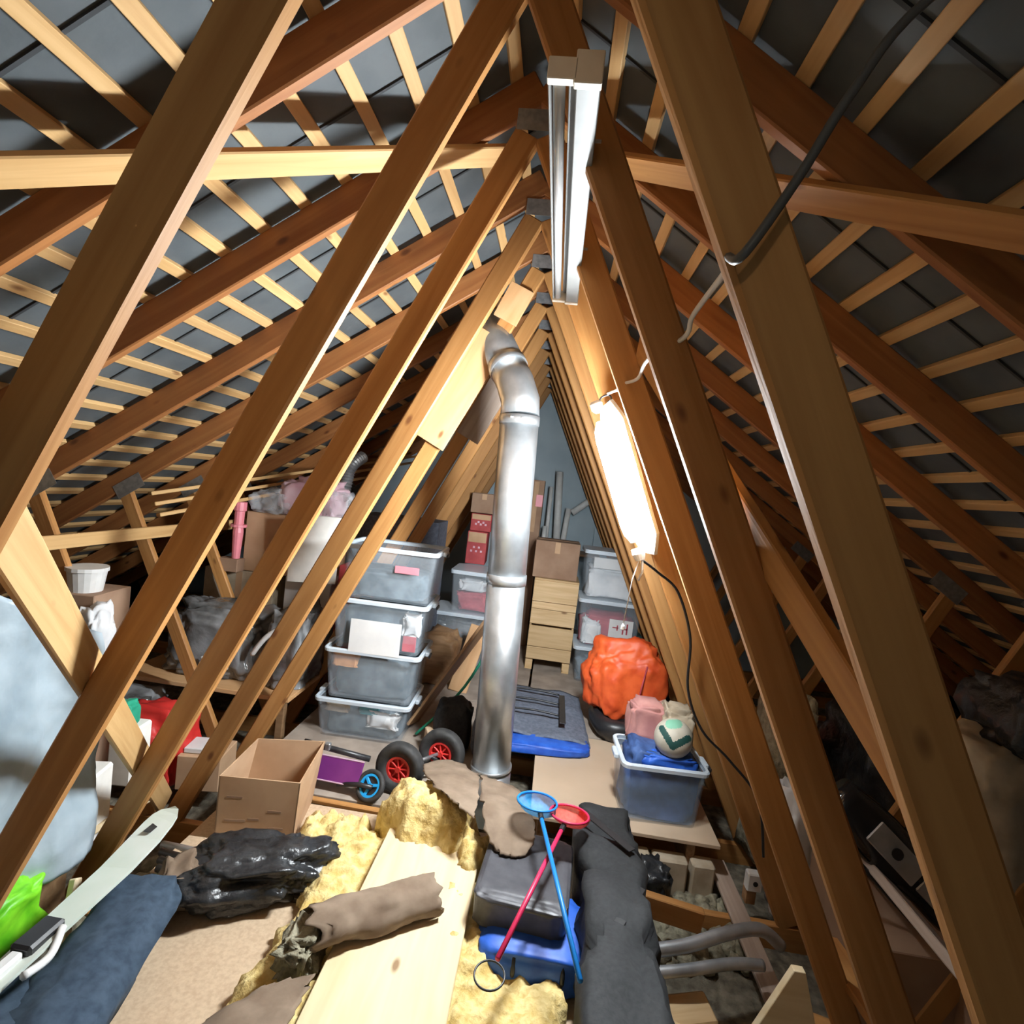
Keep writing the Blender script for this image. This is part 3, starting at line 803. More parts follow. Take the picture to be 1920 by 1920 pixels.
# ski and trousers
def ski():
    root = empty('ski', (-1.18, 1.35, 0.1), label='pale green white ski with a black binding along the left edge', cat='ski')
    w = 0.060
    def z(y): return 0.16 + 0.055 * (y - 0.9)
    P = [(0.85, 1.0), (1.35, 0.8), (1.75, 1.0), (1.88, 1.05), (1.95, 1.0), (1.985, 0.88), (2.01, 0.62), (2.02, 0.25)]
    bm = bmesh.new(); rings = []
    for y, k in P:
        lift = 0.30 * max(0, y - 1.78) ** 1.3
        zz = z(y) + lift
        rings.append([Vector((-1.18 - w * k, y, zz)), Vector((-1.18 + w * k, y, zz + 0.015)), Vector((-1.18 + w * k, y, zz + 0.027)), Vector((-1.18 - w * k, y, zz + 0.012))])
    finish('ski_board', loft_bm(rings), 'ski', root)
    for (x0, x1, ya, yb, dz, mt) in ((-1.215, -1.145, 1.40, 1.52, 0.03, 'black'), (-1.20, -1.16, 1.25, 1.40, 0.03, 'white'), (-1.22, -1.14, 1.10, 1.24, 0.035, 'black')):
        finish('binding', bm_box(x1 - x0, yb - ya, 0.035, 0.008, ((x0 + x1) / 2, (ya + yb) / 2, z((ya + yb) / 2) + dz)), mt, root)
    tube('brake_arm', [(-1.14, 1.50, z(1.5) + 0.03), (-1.10, 1.42, z(1.4) + 0.02), (-1.09, 1.33, z(1.3) + 0.05)], 0.012, 'white', root, curve=True)
    finish('print_mark', bm_box(0.03, 0.05, 0.001, 0.0, (-1.185, 1.92, z(1.92) + 0.047), m=None), 'rubber', root)
ski()

def trousers():
    root = empty('trousers', (-1.05, 1.5, 0.0), label='dark navy trousers draped in the lower left corner', cat='trousers')
    def leg(a, b, w, seed, lift):
        A = Vector(a); Bv = Vector(b); ax = (Bv - A).normalized(); sd = ax.cross(Vector((0, 0, 1))).normalized()
        rings = []
        for i in range(22):
            t = i / 21; c = A + (Bv - A) * t; ring = []
            for k in range(22):
                u = 2 * math.pi * k / 22
                r = 1 + 0.24 * fbm(Vector((math.cos(u) * 1.9, math.sin(u) * 1.9, t * 2.6 + seed)), 4) - 0.16 * max(0, 1 - 5 * abs(noise.noise(Vector((math.cos(u) * 1.6 + t * 3, math.sin(u) * 1.6, t * 2 + seed)))))
                ring.append(c + sd * (w * r * math.cos(u)) + Vector((0, 0, lift * r * math.sin(u))))
            rings.append(ring)
        return finish('trouser_leg', loft_bm(rings), 'jean', root, smooth=True)
    leg((-1.10, 1.80, 0.10), (-0.90, 1.02, 0.13), 0.135, 1, 0.085)
    leg((-1.15, 1.40, 0.085), (-1.03, 0.85, 0.16), 0.15, 7, 0.075)
trousers()
o = soft('lime_toy', (-1.46, 1.60, 0.02), (0.16, 0.24, 0.19), 'lime', seed=6, amp=0.45, freq=1.6, sub=4); tag(o, 'bright lime green plastic toy at the left edge', 'toy')
o = beam('stick_offcut', (-1.33, 1.75, 0.16), (-1.28, 1.66, 0.0), 0.03, 0.03, 'plank', None, (0, 1, 0)); tag(o, 'short pale stick beside the lime green toy', 'offcut')

# plastic wrapped panel at the left edge
def wrapped():
    root = empty('wrapped_panel', (-1.60, 1.72, 0.1), label='large pale blue plastic wrapped panel standing at the left edge', cat='wrapped panel')
    def fn(u, v):
        y = 1.28 + 0.66 * u; z = 0.14 + v * (1.10 - 0.38 * max(0, u - 0.35))
        n = fbm(Vector((y * 3.2, z * 2.4, 1.0)), 5)
        x = -1.43 + 0.05 * n - 0.05 * v + 0.03 * math.sin(v * 7 + u * 9) * (1 - v)
        return (x, y, z)
    bm = bmesh.new(); nu, nv = 40, 60
    F = [[bm.verts.new(fn(i / nu, j / nv)) for j in range(nv + 1)] for i in range(nu + 1)]
    Bk = [[bm.verts.new(Vector(fn(i / nu, j / nv)) + Vector((-0.26, 0, 0))) for j in range(nv + 1)] for i in range(nu + 1)]
    for i in range(nu):
        for j in range(nv):
            bm.faces.new((F[i][j], F[i + 1][j], F[i + 1][j + 1], F[i][j + 1])); bm.faces.new((Bk[i][j], Bk[i][j + 1], Bk[i + 1][j + 1], Bk[i + 1][j]))
    for i in range(nu):
        bm.faces.new((F[i][0], Bk[i][0], Bk[i + 1][0], F[i + 1][0])); bm.faces.new((F[i][nv], F[i + 1][nv], Bk[i + 1][nv], Bk[i][nv]))
    for j in range(nv):
        bm.faces.new((F[0][j], F[0][j + 1], Bk[0][j + 1], Bk[0][j])); bm.faces.new((F[nu][j], Bk[nu][j], Bk[nu][j + 1], F[nu][j + 1]))
    finish('plastic_cover', bm, 'wrap', root, smooth=True)
    for y in (1.40, 1.85):
        finish('foot', bm_box(0.10, 0.12, 0.34, 0.004, (-1.56, y, -0.03)), 'oldwood', root)
wrapped()
o = box('white_tub', (-1.68, 2.18, -0.06), (0.10, 0.16, 0.34), 'foam', rotz=0.2, bev=0.01); tag(o, 'bright white carton between two left webs beside the wrapped panel', 'carton')
o = box('white_tub', (-1.70, 2.42, 0.10), (0.12, 0.14, 0.28), 'foam', rotz=0.1, bev=0.01); tag(o, 'white carton with a green cap on it, behind the left webs', 'carton')
o = soft('green_cap', (-1.72, 2.40, 0.38), (0.10, 0.10, 0.12), 'green', seed=3, amp=0.2); tag(o, 'small green cap on the white carton behind the left webs', 'cap')
o = beam('pale_batten', (-1.76, 2.0, -0.06), (-1.52, 2.34, 0.08), 0.05, 0.03, 'plank', None, (0, 1, 0)); tag(o, 'short pale batten leaning below the white carton', 'batten')
o = box('brown_box', (-2.23, 2.70, -0.19), (0.26, 0.28, 1.12), 'card_dark', rotz=0.1); tag(o, 'tall dark cardboard box behind the wrapped panel', 'box')
o = finish('bucket', lathe_bm([(0.075, 0), (0.09, 0.11), (0.097, 0.11), (0.097, 0.13), (0.085, 0.13)], 20, m=Matrix.Translation((-2.215, 2.66, 0.93))), 'white'); tag(o, 'small white bucket on the tall dark box', 'bucket')
o = soft('white_bag', (-2.02, 2.52, 0.55), (0.12, 0.16, 0.34), 'whitecloth', seed=5, amp=0.3); tag(o, 'white bag edge peeking past the wide diagonal brace', 'bag')
o = soft('red_bag', (-1.95, 2.95, -0.19), (0.42, 0.30, 0.40), 'red', seed=9, amp=0.25); tag(o, 'bright red bag on the floor behind the left webs', 'bag')
o = box('tan_carton', (-1.63, 2.95, -0.19), (0.24, 0.22, 0.20), 'card', rotz=0.15); tag(o, 'low tan carton beside the red bag', 'box')
o = box('book', (-1.63, 2.94, 0.012), (0.20, 0.14, 0.03), 'paper', rotz=0.15); tag(o, 'pale book lying on the low tan carton', 'book')

# ------------------------------------------------------------------ centre right foreground: bags and nets
def long_bag():
    root = empty('canvas_bag', (0.60, 1.8, 0.0), label='long black canvas bag in the foreground with the nets on it', cat='bag')
    rings = []
    N = 34
    for i in range(N + 1):
        t = i / N; y = 0.95 + 1.66 * t
        w = 0.135 + 0.012 * math.sin(t * 9) - 0.03 * max(0, t - 0.85) * 4
        cx = 0.585 + 0.055 * t
        h = 0.30 + 0.05 * math.sin(t * 4.5) + 0.04 * t
        if t > 0.97: h *= 0.86
        ring = []
        for k in range(28):
            u = 2 * math.pi * k / 28
            c, s = math.cos(u), math.sin(u)
            qx = math.copysign(abs(c) ** 0.38, c); qz = math.copysign(abs(s) ** 0.38, s)
            p = Vector((cx + w * qx, y, 0.004 + h * (0.5 + 0.5 * qz)))
            n = 0.030 * fbm(Vector((p.x * 6, p.y * 4, p.z * 6)), 4)
            cr = abs(noise.noise(Vector((p.x * 5 + p.y * 3, p.y * 3 - p.x * 4, p.z * 3))))
            n -= 0.045 * max(0, 1 - cr * 8)
            p += Vector((qx * n, 0, max(-p.z + 0.003, qz * n)))
            ring.append(p)
        rings.append(ring)
    finish('bag_body', loft_bm(rings), 'blackcloth', root, smooth=True)
    finish('carry_strap', bm_box(0.035, 0.30, 0.005, 0.001, (0, 0, 0), m=Matrix.Translation((0.60, 2.25, 0.352)) @ Matrix.Rotation(0.7, 4, 'Z')), 'black', root)
    finish('carry_strap', bm_box(0.035, 0.36, 0.005, 0.001, (0, 0, 0), m=Matrix.Translation((0.62, 1.80, 0.335)) @ Matrix.Rotation(-0.5, 4, 'Z')), 'black', root)
long_bag()
def vinyl_case():
    o = soft('vinyl_cushion', (0.285, 2.07, 0.150), (0.35, 0.42, 0.115), 'blackvinyl', rotz=-0.08, seed=4, amp=0.05, freq=1.4, square=0.2, sub=5)
    tag(o, 'dark grey vinyl cushion under the crossed net handles', 'cushion')
vinyl_case()
def blue_case():
    root = empty('blue_holdall', (0.32, 1.90, 0.0), label='bright blue holdall wedged under the grey vinyl cushion', cat='bag')
    b = soft('bag_body', (0.33, 1.94, 0.02), (0.40, 0.34, 0.145), 'blue', root, seed=5, amp=0.08, freq=1.6, square=0.4)
    for x in (0.27, 0.44):
        tube('strap', [(x, 1.80, 0.06), (x, 1.765, 0.10), (x, 1.80, 0.15)], 0.008, 'black', root, curve=True)
blue_case()

def net(name, label, hoop_c, hoop_r, tip, mat_s, mat_n, tilt, depth, seed, loop=False):
    C = Vector(hoop_c); T = Vector(tip)
    root = empty(name, T, label=label, cat='net', group='toy butterfly nets')
    d = (C - T).normalized()
    rim = C - d * hoop_r
    tube('handle', [T, rim], 0.0085, mat_s, root, seg=10)
    n = Vector(tilt).normalized(); a = (d - n * d.dot(n)).normalized(); b = n.cross(a)
    ringpts = [C + hoop_r * (math.cos(u) * a + math.sin(u) * b) for u in [2 * math.pi * k / 32 for k in range(32)]]
    tube('hoop', ringpts, 0.005, mat_s, root, seg=8, closed=True)
    rings = []
    for i in range(9):
        t = i / 8; rr = hoop_r * math.cos(t * 1.45); ring = []
        for k in range(28):
            u = 2 * math.pi * k / 28
            w = 1 + 0.10 * fbm(Vector((math.cos(u) * 2, math.sin(u) * 2, t * 3 + seed)), 3)
            ring.append(C + rr * w * (math.cos(u) * a + math.sin(u) * b) - n * depth * math.sin(t * 1.5) + Vector((0.03 * t, 0.02 * t, 0)))
        rings.append(ring)
    finish('net_bag', loft_bm(rings, False, True), mat_n, root, smooth=True)
    finish('ferrule', tube_bm([rim - d * 0.03, rim + d * 0.01], 0.011, 10), 'black', root)
    if loop:
        pts = [T - d * 0.055 + 0.045 * (math.cos(u) * d + math.sin(u) * d.cross(Vector((0, 0, 1)))) for u in [2 * math.pi * k / 24 for k in range(24)]]
        tube('wrist_loop', pts, 0.003, 'black', root, seg=6, closed=True)
net('butterfly_net', 'blue toy butterfly net lying across the bags', (0.300, 2.255, 0.42), 0.085, (0.455, 1.475, 0.385), 'bluestick', 'netblue', (0.02, 0.10, 0.99), 0.06, 1)
net('butterfly_net', 'red toy butterfly net crossed under the blue one', (0.44, 2.235, 0.40), 0.082, (0.215, 1.55, 0.335), 'pinkstick', 'netred', (0.02, 0.12, 0.99), 0.05, 2, True)

# ------------------------------------------------------------------ storage boxes
def tub(label, c, w, d, h, rotz=0.0, body='tubplastic', rim='tubrim', group='clear storage boxes', lid=False, handles=True, taper=0.90, name='storage_box'):
    root = empty(name, c, rotz, label, 'storage box', group)
    W = wmat(root); t = 0.006; r = 0.03
    rings = [ring_rect(w * taper, d * taper, r, 0.0), ring_rect(w * taper + 0.004, d * taper + 0.004, r, 0.012), ring_rect(w, d, r, h - 0.03),
             ring_rect(w, d, r, h - 0.004), ring_rect(w - 2 * t, d - 2 * t, r, h - 0.004), ring_rect(w - 2 * t, d - 2 * t, r, h - 0.03), ring_rect(w * taper - 2 * t, d * taper - 2 * t, r, 0.012)]
    finish('tub_wall', loft_bm(rings), body, root, smooth=False, m=W.copy())
    e = 0.03
    rr = [ring_rect(w - 0.006, d - 0.006, r, h - 0.026), ring_rect(w + e, d + e, r + 0.012, h - 0.026), ring_rect(w + e + 0.004, d + e + 0.004, r + 0.012, h - 0.006), ring_rect(w + e - 0.006, d + e - 0.006, r + 0.012, h),
          ring_rect(w - 0.008, d - 0.008, r, h)]
    bm = loft_bm(rr, False, False)
    finish('rim', bm, rim, root, m=W.copy())
    if lid:
        finish('lid', loft_bm([ring_rect(w + e, d + e, r, h + 0.0005), ring_rect(w + e, d + e, r, h + 0.008), ring_rect(w - 0.03, d - 0.03, r, h + 0.010)]), rim, root, m=W.copy())
    if handles:
        for s in (-1, 1):
            hd = finish('handle', bm_box(0.028, 0.10, 0.03, 0.006, (s * (w / 2 + 0.028), -0.02, h - 0.02)), rim, root, m=W.copy())
            if s > 0: finish('clip', bm_box(0.012, 0.075, 0.022, 0.004, (s * (w / 2 + 0.047), -0.05, h - 0.028)), 'black', hd, m=W.copy())
    return root

def fill(label, c, s, mat, seed, rotz=0.0, name='clothes_pile', cat='clothes', amp=0.10, square=0.35):
    o = soft(name, c, s, mat, rotz=rotz, seed=seed, amp=amp, freq=2.2, square=square, sub=4)
    return tag(o, label, cat)

SX, SY, SR = -0.815, 3.52, 0.035
zs = [0.0, 0.265, 0.595, 0.925]
hs = [0.262, 0.327, 0.327, 0.345]
xo = [-0.045, -0.015, 0.0, 0.03]
nm = ['bottom', 'second lowest', 'second highest', 'topmost']
xt = ['bottom clear storage box of the stack beside the flue', 'second lowest clear storage box of the stack beside the flue',
      'second highest storage box of the stack, with a white paper sheet on it', 'topmost open storage box of the stack beside the flue']
for i in range(4):
    tub(xt[i], (SX + xo[i], SY, zs[i] + 0.0), 0.60, 0.42, hs[i], SR)
    fill('grey folded clothes inside the %s storage box of the stack' % nm[i], (SX + xo[i], SY + 0.01, zs[i] + 0.014), (0.50, 0.345, hs[i] * (0.80 if i < 3 else 0.50)), 'content', i + 1, SR)
fr = SY - 0.215
def small(name, label, cat, c, s, mat, rotz=SR, bev=0.002, tilt=None):
    return tag(box(name, c, s, mat, rotz=rotz, bev=bev, tilt=tilt), label, cat)
small('paper_sheet', 'white paper sheet stuck on the front of a storage box', 'paper', (SX + 0.005, fr - 0.012, zs[2] - 0.012), (0.33, 0.002, 0.215), 'paper', SR - 0.01)
small('red_label', 'pink red tape label on the topmost storage box', 'label', (SX + 0.16, fr + 0.006, zs[3] + 0.195), (0.155, 0.0025, 0.045), 'pink')
small('red_book', 'dark red packet inside the second highest storage box', 'packet', (SX + 0.215, fr + 0.045, zs[2] + 0.02), (0.085, 0.02, 0.10), 'redcloth')
fill('white crumpled cloth at the right of the second highest storage box', (SX + 0.215, fr + 0.075, zs[2] + 0.12), (0.11, 0.08, 0.13), 'whitecloth', 12, amp=0.4)
fill('orange cloth at the left of the second lowest storage box', (SX - 0.19, fr + 0.055, zs[1] + 0.20), (0.17, 0.06, 0.10), 'amber', 13, amp=0.3)
fill('white cloth loops in the bottom storage box', (SX + 0.09, fr + 0.055, zs[0] + 0.09), (0.20, 0.05, 0.10), 'whitecloth', 14, amp=0.45)
fill('pale yellow cloth in the bottom storage box', (SX - 0.21, fr + 0.055, zs[0] + 0.16), (0.16, 0.05, 0.06), 'beige', 15, amp=0.3)
fill('teal cloth under the rim of the bottom storage box', (SX + 0.0, fr + 0.05, zs[0] + 0.17), (0.12, 0.04, 0.05), 'teal', 16, amp=0.2)

# ------------------------------------------------------------------ scooter and trolley wheels
def wheel(parent, c, axis, R, w, hubmat, hub_r, spokes, tyre='rubber', name='wheel'):
    ax = Vector(axis).normalized()
    m = Matrix.Translation(c) @ Vector((0, 0, 1)).rotation_difference(ax).to_matrix().to_4x4()
    prof = [(hub_r * 0.98, -w * 0.36), (R * 0.80, -w / 2), (R * 0.93, -w * 0.46), (R, -w * 0.25), (R, w * 0.25), (R * 0.93, w * 0.46), (R * 0.80, w / 2), (hub_r * 0.98, w * 0.36)]
    seg = 36
    rings = [[m @ Vector((r * math.cos(2 * math.pi * k / seg), r * math.sin(2 * math.pi * k / seg), z)) for k in range(seg)] for r, z in prof]
    rings.append(rings[0])
    bm = bmesh.new(); RV = [[bm.verts.new(p) for p in ring] for ring in rings[:-1]]; RV.append(RV[0])
    for A, B in zip(RV, RV[1:]):
        for k in range(seg): bm.faces.new((A[k], A[(k + 1) % seg], B[(k + 1) % seg], B[k]))
    t = finish('tyre', bm, tyre, parent, smooth=True)
    # hub ring, dish, spokes, boss
    h = finish('hub', lathe_bm([(hub_r * 0.80, -w * 0.34), (hub_r, -w * 0.34), (hub_r, w * 0.34), (hub_r * 0.80, w * 0.34), (hub_r * 0.76, w * 0.05), (hub_r * 0.76, -w * 0.05), (hub_r * 0.80, -w * 0.34)], 30, m=m, cap=False), hubmat, parent)
    finish('hub_disc', lathe_bm([(hub_r * 0.79, -w * 0.04), (hub_r * 0.79, w * 0.04)], 30, m=m), hubmat if spokes > 6 else 'black', h)
    finish('boss', lathe_bm([(hub_r * 0.22, -w * 0.42), (hub_r * 0.22, w * 0.42)], 14, m=m), hubmat, h)
    for k in range(spokes):
        a = 2 * math.pi * k / spokes
        mm = m @ Matrix.Rotation(a, 4, 'Z')
        finish('spoke', bm_box(hub_r * 0.62, hub_r * (0.12 if spokes > 6 else 0.26), w * 0.60, 0.002, (hub_r * 0.50, 0, 0), m=mm), hubmat, h)

def trolley():
    root = empty('hand_trolley', (-0.35, 2.95, 0.0), label='folded hand trolley with two red hubbed black wheels', cat='trolley')
    a = Vector((-0.45, 2.84, 0.138)); b = Vector((-0.265, 3.07, 0.138)); ax = (a - b)
    wheel(root, a, Vector((-0.16, -0.98, 0.05)), 0.138, 0.08, 'red', 0.072, 8)
    wheel(root, b, Vector((-0.16, -0.98, 0.05)), 0.138, 0.08, 'red', 0.072, 8)
    tube('axle', [a, b], 0.010, 'steel', root)
    d = (b - a).normalized(); s = Vector((-d.y, d.x, 0))
    for t in (0.28, 0.72):
        p = a + (b - a) * t
        tube('frame_rail', [p, p + Vector((0.10, 0.13, -0.11))], 0.011, 'black', root)
trolley()

def scooter():
    root = empty('kick_scooter', (-0.70, 2.72, 0.0), label='purple kick scooter lying on its side with a blue spoked wheel', cat='scooter')
    # deck on its side, face to the viewer
    m = Matrix.Translation((-0.84, 2.78, 0.105)) @ Matrix.Rotation(math.radians(-3), 4, 'Z') @ Matrix.Rotation(math.radians(58), 4, 'X')
    finish('deck', bm_box(0.40, 0.125, 0.012, 0.004, m=m), 'purple', root)
    for s in (-1, 1):
        finish('deck_edge', bm_box(0.40, 0.008, 0.018, 0.002, (0, s * 0.0605, 0), m=m), 'lilac', root)
    finish('grip_tape', bm_box(0.30, 0.085, 0.002, 0.0, (-0.04, 0, -0.0075), m=m), 'black', root)
    finish('deck_panel', bm_box(0.10, 0.06, 0.002, 0.0, (-0.10, 0.0, 0.0068), m=m), 'lilac', root)
    tube('handlebar', [(-1.00, 2.83, 0.205), (-0.62, 2.83, 0.165)], 0.016, 'black', root, seg=12)
    finish('clamp', bm_box(0.03, 0.03, 0.04, 0.005, (-0.86, 2.82, 0.205)), 'steel', root)
    tube('fork', [(-0.76, 2.75, 0.045), (-0.64, 2.735, 0.07), (-0.56, 2.72, 0.075)], 0.013, 'black', root)
    wheel(root, (-0.575, 2.74, 0.070), (-0.25, -0.8, 0.55), 0.082, 0.035, 'cyan', 0.060, 3)
scooter()

# ------------------------------------------------------------------ behind the flue
def lean_board():
    root = empty('leaning_board', (-0.4, 3.7, 0.0), label='brown wooden board with a green cord leaning left of the flue', cat='board')
    p0 = Vector((-0.58, 3.62, 0.03)); p1 = Vector((-0.10, 3.80, 0.86))
    m, Ln = frame(p0, p1, (0.3, 1, 0.1))
    finish('plank', bm_box(Ln, 0.24, 0.02, 0.003), 'oldwood', root, m=m)
    tube('cord', [p0 + Vector((0.06, -0.14, -0.01)), (p0 + p1) / 2 + Vector((0.10, -0.14, -0.09)), p1 + Vector((0.06, -0.14, -0.06))], 0.010, 'green', root, curve=True)
lean_board()
o = soft('black_rucksack', (-0.27, 3.43, 0.0), (0.24, 0.22, 0.32), 'blackcloth', seed=21, amp=0.15); tag(o, 'black rucksack in the shade left of the flue', 'bag')
o = soft('grey_bag', (-0.02, 3.42, 0.0), (0.22, 0.24, 0.36), 'greycloth', seed=22, amp=0.15); tag(o, 'dark grey cloth bag just behind the flue', 'bag')
o = box('pale_block', (-0.36, 3.33, 0.0), (0.12, 0.12, 0.14), 'chip', rotz=0.4); tag(o, 'pale tan block between the storage boxes and the trolley', 'block')

def folded():
    root = empty('folded_bag', (0.36, 4.0, 0.0), label='grey and blue folded bag lying flat behind the flue', cat='bag')
    def fn(u, v):
        x = 0.02 + 0.64 * u - 0.05 * v; y = 3.62 + 0.82 * v
        z = 0.075 + 0.02 * fbm(Vector((x * 5, y * 5, 2)), 4) + 0.02 * v - 0.05 * max(0, u - 0.85) * 4
        return (x, y, max(0.02, z))
    sheet('grey_panel', fn, 24, 24, 0.012, 'greycloth', root)
    soft('blue_edge', (0.32, 3.60, 0.0), (0.68, 0.22, 0.065), 'blue', root, rotz=0.10, seed=31, amp=0.10, square=0.5)
    soft('padding', (0.33, 4.03, 0.004), (0.56, 0.72, 0.06), 'greycloth', root, seed=32, amp=0.08, square=0.4)
    for y in (3.90, 4.10, 4.30):
        tube('strap', [(0.06, y, 0.125), (0.25, y - 0.01, 0.135), (0.44, y - 0.02, 0.125)], 0.008, 'black', root, curve=True)
    finish('strap', bm_box(0.045, 0.52, 0.006, 0.001, (0, 0, 0), m=Matrix.Translation((0.46, 4.0, 0.13))), 'black', root)
folded()
o = soft('orange_bag', (0.95, 4.12, 0.14), (0.62, 0.40, 0.54), 'orange', rotz=0.1, seed=44, amp=0.26, freq=1.3, square=0.75, crease=0.05, sub=5, tilt=(-0.16, 'Y')); tag(o, 'bright orange crumpled bag on the black seat', 'bag')
tube('zip', [(0.99, 3.93, 0.22), (1.00, 3.905, 0.38), (1.03, 3.93, 0.56)], 0.006, 'redcloth', o, curve=True)
o = finish('booster_seat', loft_bm([ring_rect(0.40, 0.34, 0.12, 0.0), ring_rect(0.50, 0.44, 0.16, 0.06), ring_rect(0.52, 0.46, 0.17, 0.13), ring_rect(0.42, 0.36, 0.14, 0.17), ring_rect(0.30, 0.24, 0.10, 0.14)]), 'black', None, True, Matrix.Translation((0.93, 4.02, 0.0)) @ Matrix.Rotation(0.2, 4, 'Z'))
tag(o, 'black rounded seat under the orange bag', 'seat')

tub('blue tinted storage box with a ball and clothes on the fibreboard', (0.985, 3.09, 0.0), 0.45, 0.34, 0.33, 0.06, body='bluetub', rim='tubrim', group='clear storage boxes', handles=True)
fill('blue clothes bulging from the blue tinted storage box', (0.985, 3.10, 0.014), (0.38, 0.275, 0.36), 'navy', 51, amp=0.16)
fill('bright blue cloth over the front of the blue tinted storage box', (1.01, 3.00, 0.30), (0.28, 0.10, 0.07), 'blue', 52, amp=0.3)
fill('pink cloth behind the ball in the blue tinted storage box', (0.93, 3.27, 0.34), (0.22, 0.14, 0.20), 'peach', 53, amp=0.3)
fill('brown patterned cloth behind the ball at the right', (1.09, 3.22, 0.34), (0.17, 0.16, 0.22), 'beige', 54, amp=0.35)

def ball():
    bm = bmesh.new(); bmesh.ops.create_icosphere(bm, subdivisions=5, radius=0.105)
    fwd = Vector((-0.27, -0.90, 0.42)).normalized(); rt = Vector((0.96, -0.28, 0.0)); upv = rt.cross(fwd); upv = upv if upv.z > 0 else -upv
    def near(px, pz, a, b):
        ax, az = a; bx, bz = b
        t = max(0, min(1, ((px - ax) * (bx - ax) + (pz - az) * (bz - az)) / ((bx - ax) ** 2 + (bz - az) ** 2)))
        return math.hypot(px - ax - t * (bx - ax), pz - az - t * (bz - az))
    for f in bm.faces:
        d = f.calc_center_median().normalized(); px, pz, py = d.dot(rt), d.dot(upv), d.dot(fwd)
        i = 0
        if py > -0.2 and min(near(px, pz, (-0.62, 0.30), (0.05, -0.45)), near(px, pz, (0.05, -0.45), (0.75, 0.15))) < 0.16: i = 1
        elif py > 0 and near(px, pz, (-0.25, 0.62), (0.12, 0.72)) < 0.24: i = 2
        elif py < -0.3 and abs(pz) < 0.2: i = 1
        f.material_index = i
        f.smooth = True
    o = finish('volleyball', bm, ['ballskin', 'darkgreen', 'ballgreen'], None, True, Matrix.Translation((1.035, 3.02, 0.455)))
    tag(o, 'white volleyball with dark green panels on the blue clothes', 'ball')
ball()

# ------------------------------------------------------------------ far end
def crate():
    root = empty('wooden_crate', (0.335, 5.35, 0.0), label='tall pale wooden crate right of the flue', cat='crate')
    x0, x1, yf, yb = 0.115, 0.545, 5.15, 5.55
    for i, (z0, z1) in enumerate(((0.115, 0.235), (0.24, 0.44), (0.455, 0.60), (0.605, 0.675), (0.68, 0.885))):
        finish('front_board', bm_box(x1 - x0, 0.02, z1 - z0, 0.003, (0, 0, 0), m=Matrix.Translation(((x0 + x1) / 2, yf + (0.02 if i in (2, 3) else 0.0), (z0 + z1) / 2)) @ Matrix.Rotation(-0.12 if i in (2, 3) else 0, 4, 'X')), 'crate', root)
    for x in (x0 + 0.01, x1 - 0.01):
        finish('side_board', bm_box(0.02, yb - yf - 0.02, 0.77, 0.002, (x, (yf + yb) / 2 + 0.012, 0.50)), 'crate', root)
        finish('foot', bm_box(0.07, 0.36, 0.11, 0.003, (x + (0.025 if x < 0.3 else -0.025), (yf + yb) / 2, 0.056)), 'crate', root)
    finish('top_board', bm_box(x1 - x0, yb - yf, 0.018, 0.002, ((x0 + x1) / 2, (yf + yb) / 2, 0.894)), 'crate', root)
    finish('back_board', bm_box(x1 - x0, 0.018, 0.77, 0.002, ((x0 + x1) / 2, yb, 0.50)), 'crate', root)
crate()
def carton(label, c, s, mat='card_dark', rotz=0.0, tape=True, group='closed cartons at the far end', name='carton'):
    root = empty(name, c, rotz, label, 'box', group); W = wmat(root)
    finish('box_body', bm_box(s[0], s[1], s[2], 0.004, (0, 0, s[2] / 2)), mat, root, m=W.copy())
    if tape:
        finish('flap_seam', bm_box(s[0] * 0.98, 0.006, 0.002, 0, (0, 0, s[2] + 0.0008)), 'card_dark' if mat != 'card_dark' else 'card', root, m=W.copy())
        finish('tape', bm_box(0.05, 0.0015, s[2] * 0.3, 0, (0, -s[1] / 2 - 0.0008, s[2] * 0.84)), 'card' if mat != 'card' else 'card_dark', root, m=W.copy())
    return root
carton('brown carton standing on the tall wooden crate', (0.30, 5.37, 0.905), (0.43, 0.36, 0.36))
carton('tall narrow brown carton behind the flue with a pink red label', (0.00, 6.05, 0.0), (0.17, 0.30, 1.85))
small('red_label', 'pink red label on the tall narrow carton', 'label', (0.045, 5.895, 1.56), (0.075, 0.003, 0.13), 'pink', 0)
carton('brown carton, the top one of the pile left of the flue', (-0.50, 5.60, 1.44), (0.26, 0.30, 0.20))
def redbox(label, c, s, rotz):
    root = empty('red_carton', c, rotz, label, 'box', 'red cartons left of the flue'); W = wmat(root)
    finish('box_body', bm_box(s[0], s[1], s[2], 0.004, (0, 0, s[2] / 2)), 'redbox', root, m=W.copy())
    finish('label', bm_box(s[0] * 0.9, 0.002, s[2] * 0.30, 0, (0, -s[1] / 2 - 0.001, s[2] * 0.82)), 'card', root, m=W.copy())
    for i in range(5):
        finish('print_spot', bm_box(0.02, 0.002, 0.02, 0, (-0.05 + 0.025 * i, -s[1] / 2 - 0.0012, s[2] * (0.40 + 0.12 * (i % 2)))), 'pinkbag', root, m=W.copy())
redbox('lower dark red carton left of the flue', (-0.52, 5.50, 0.925), (0.20, 0.30, 0.33), 0.05)
redbox('upper dark red carton left of the flue', (-0.50, 5.54, 1.258), (0.21, 0.30, 0.175), 0.0)

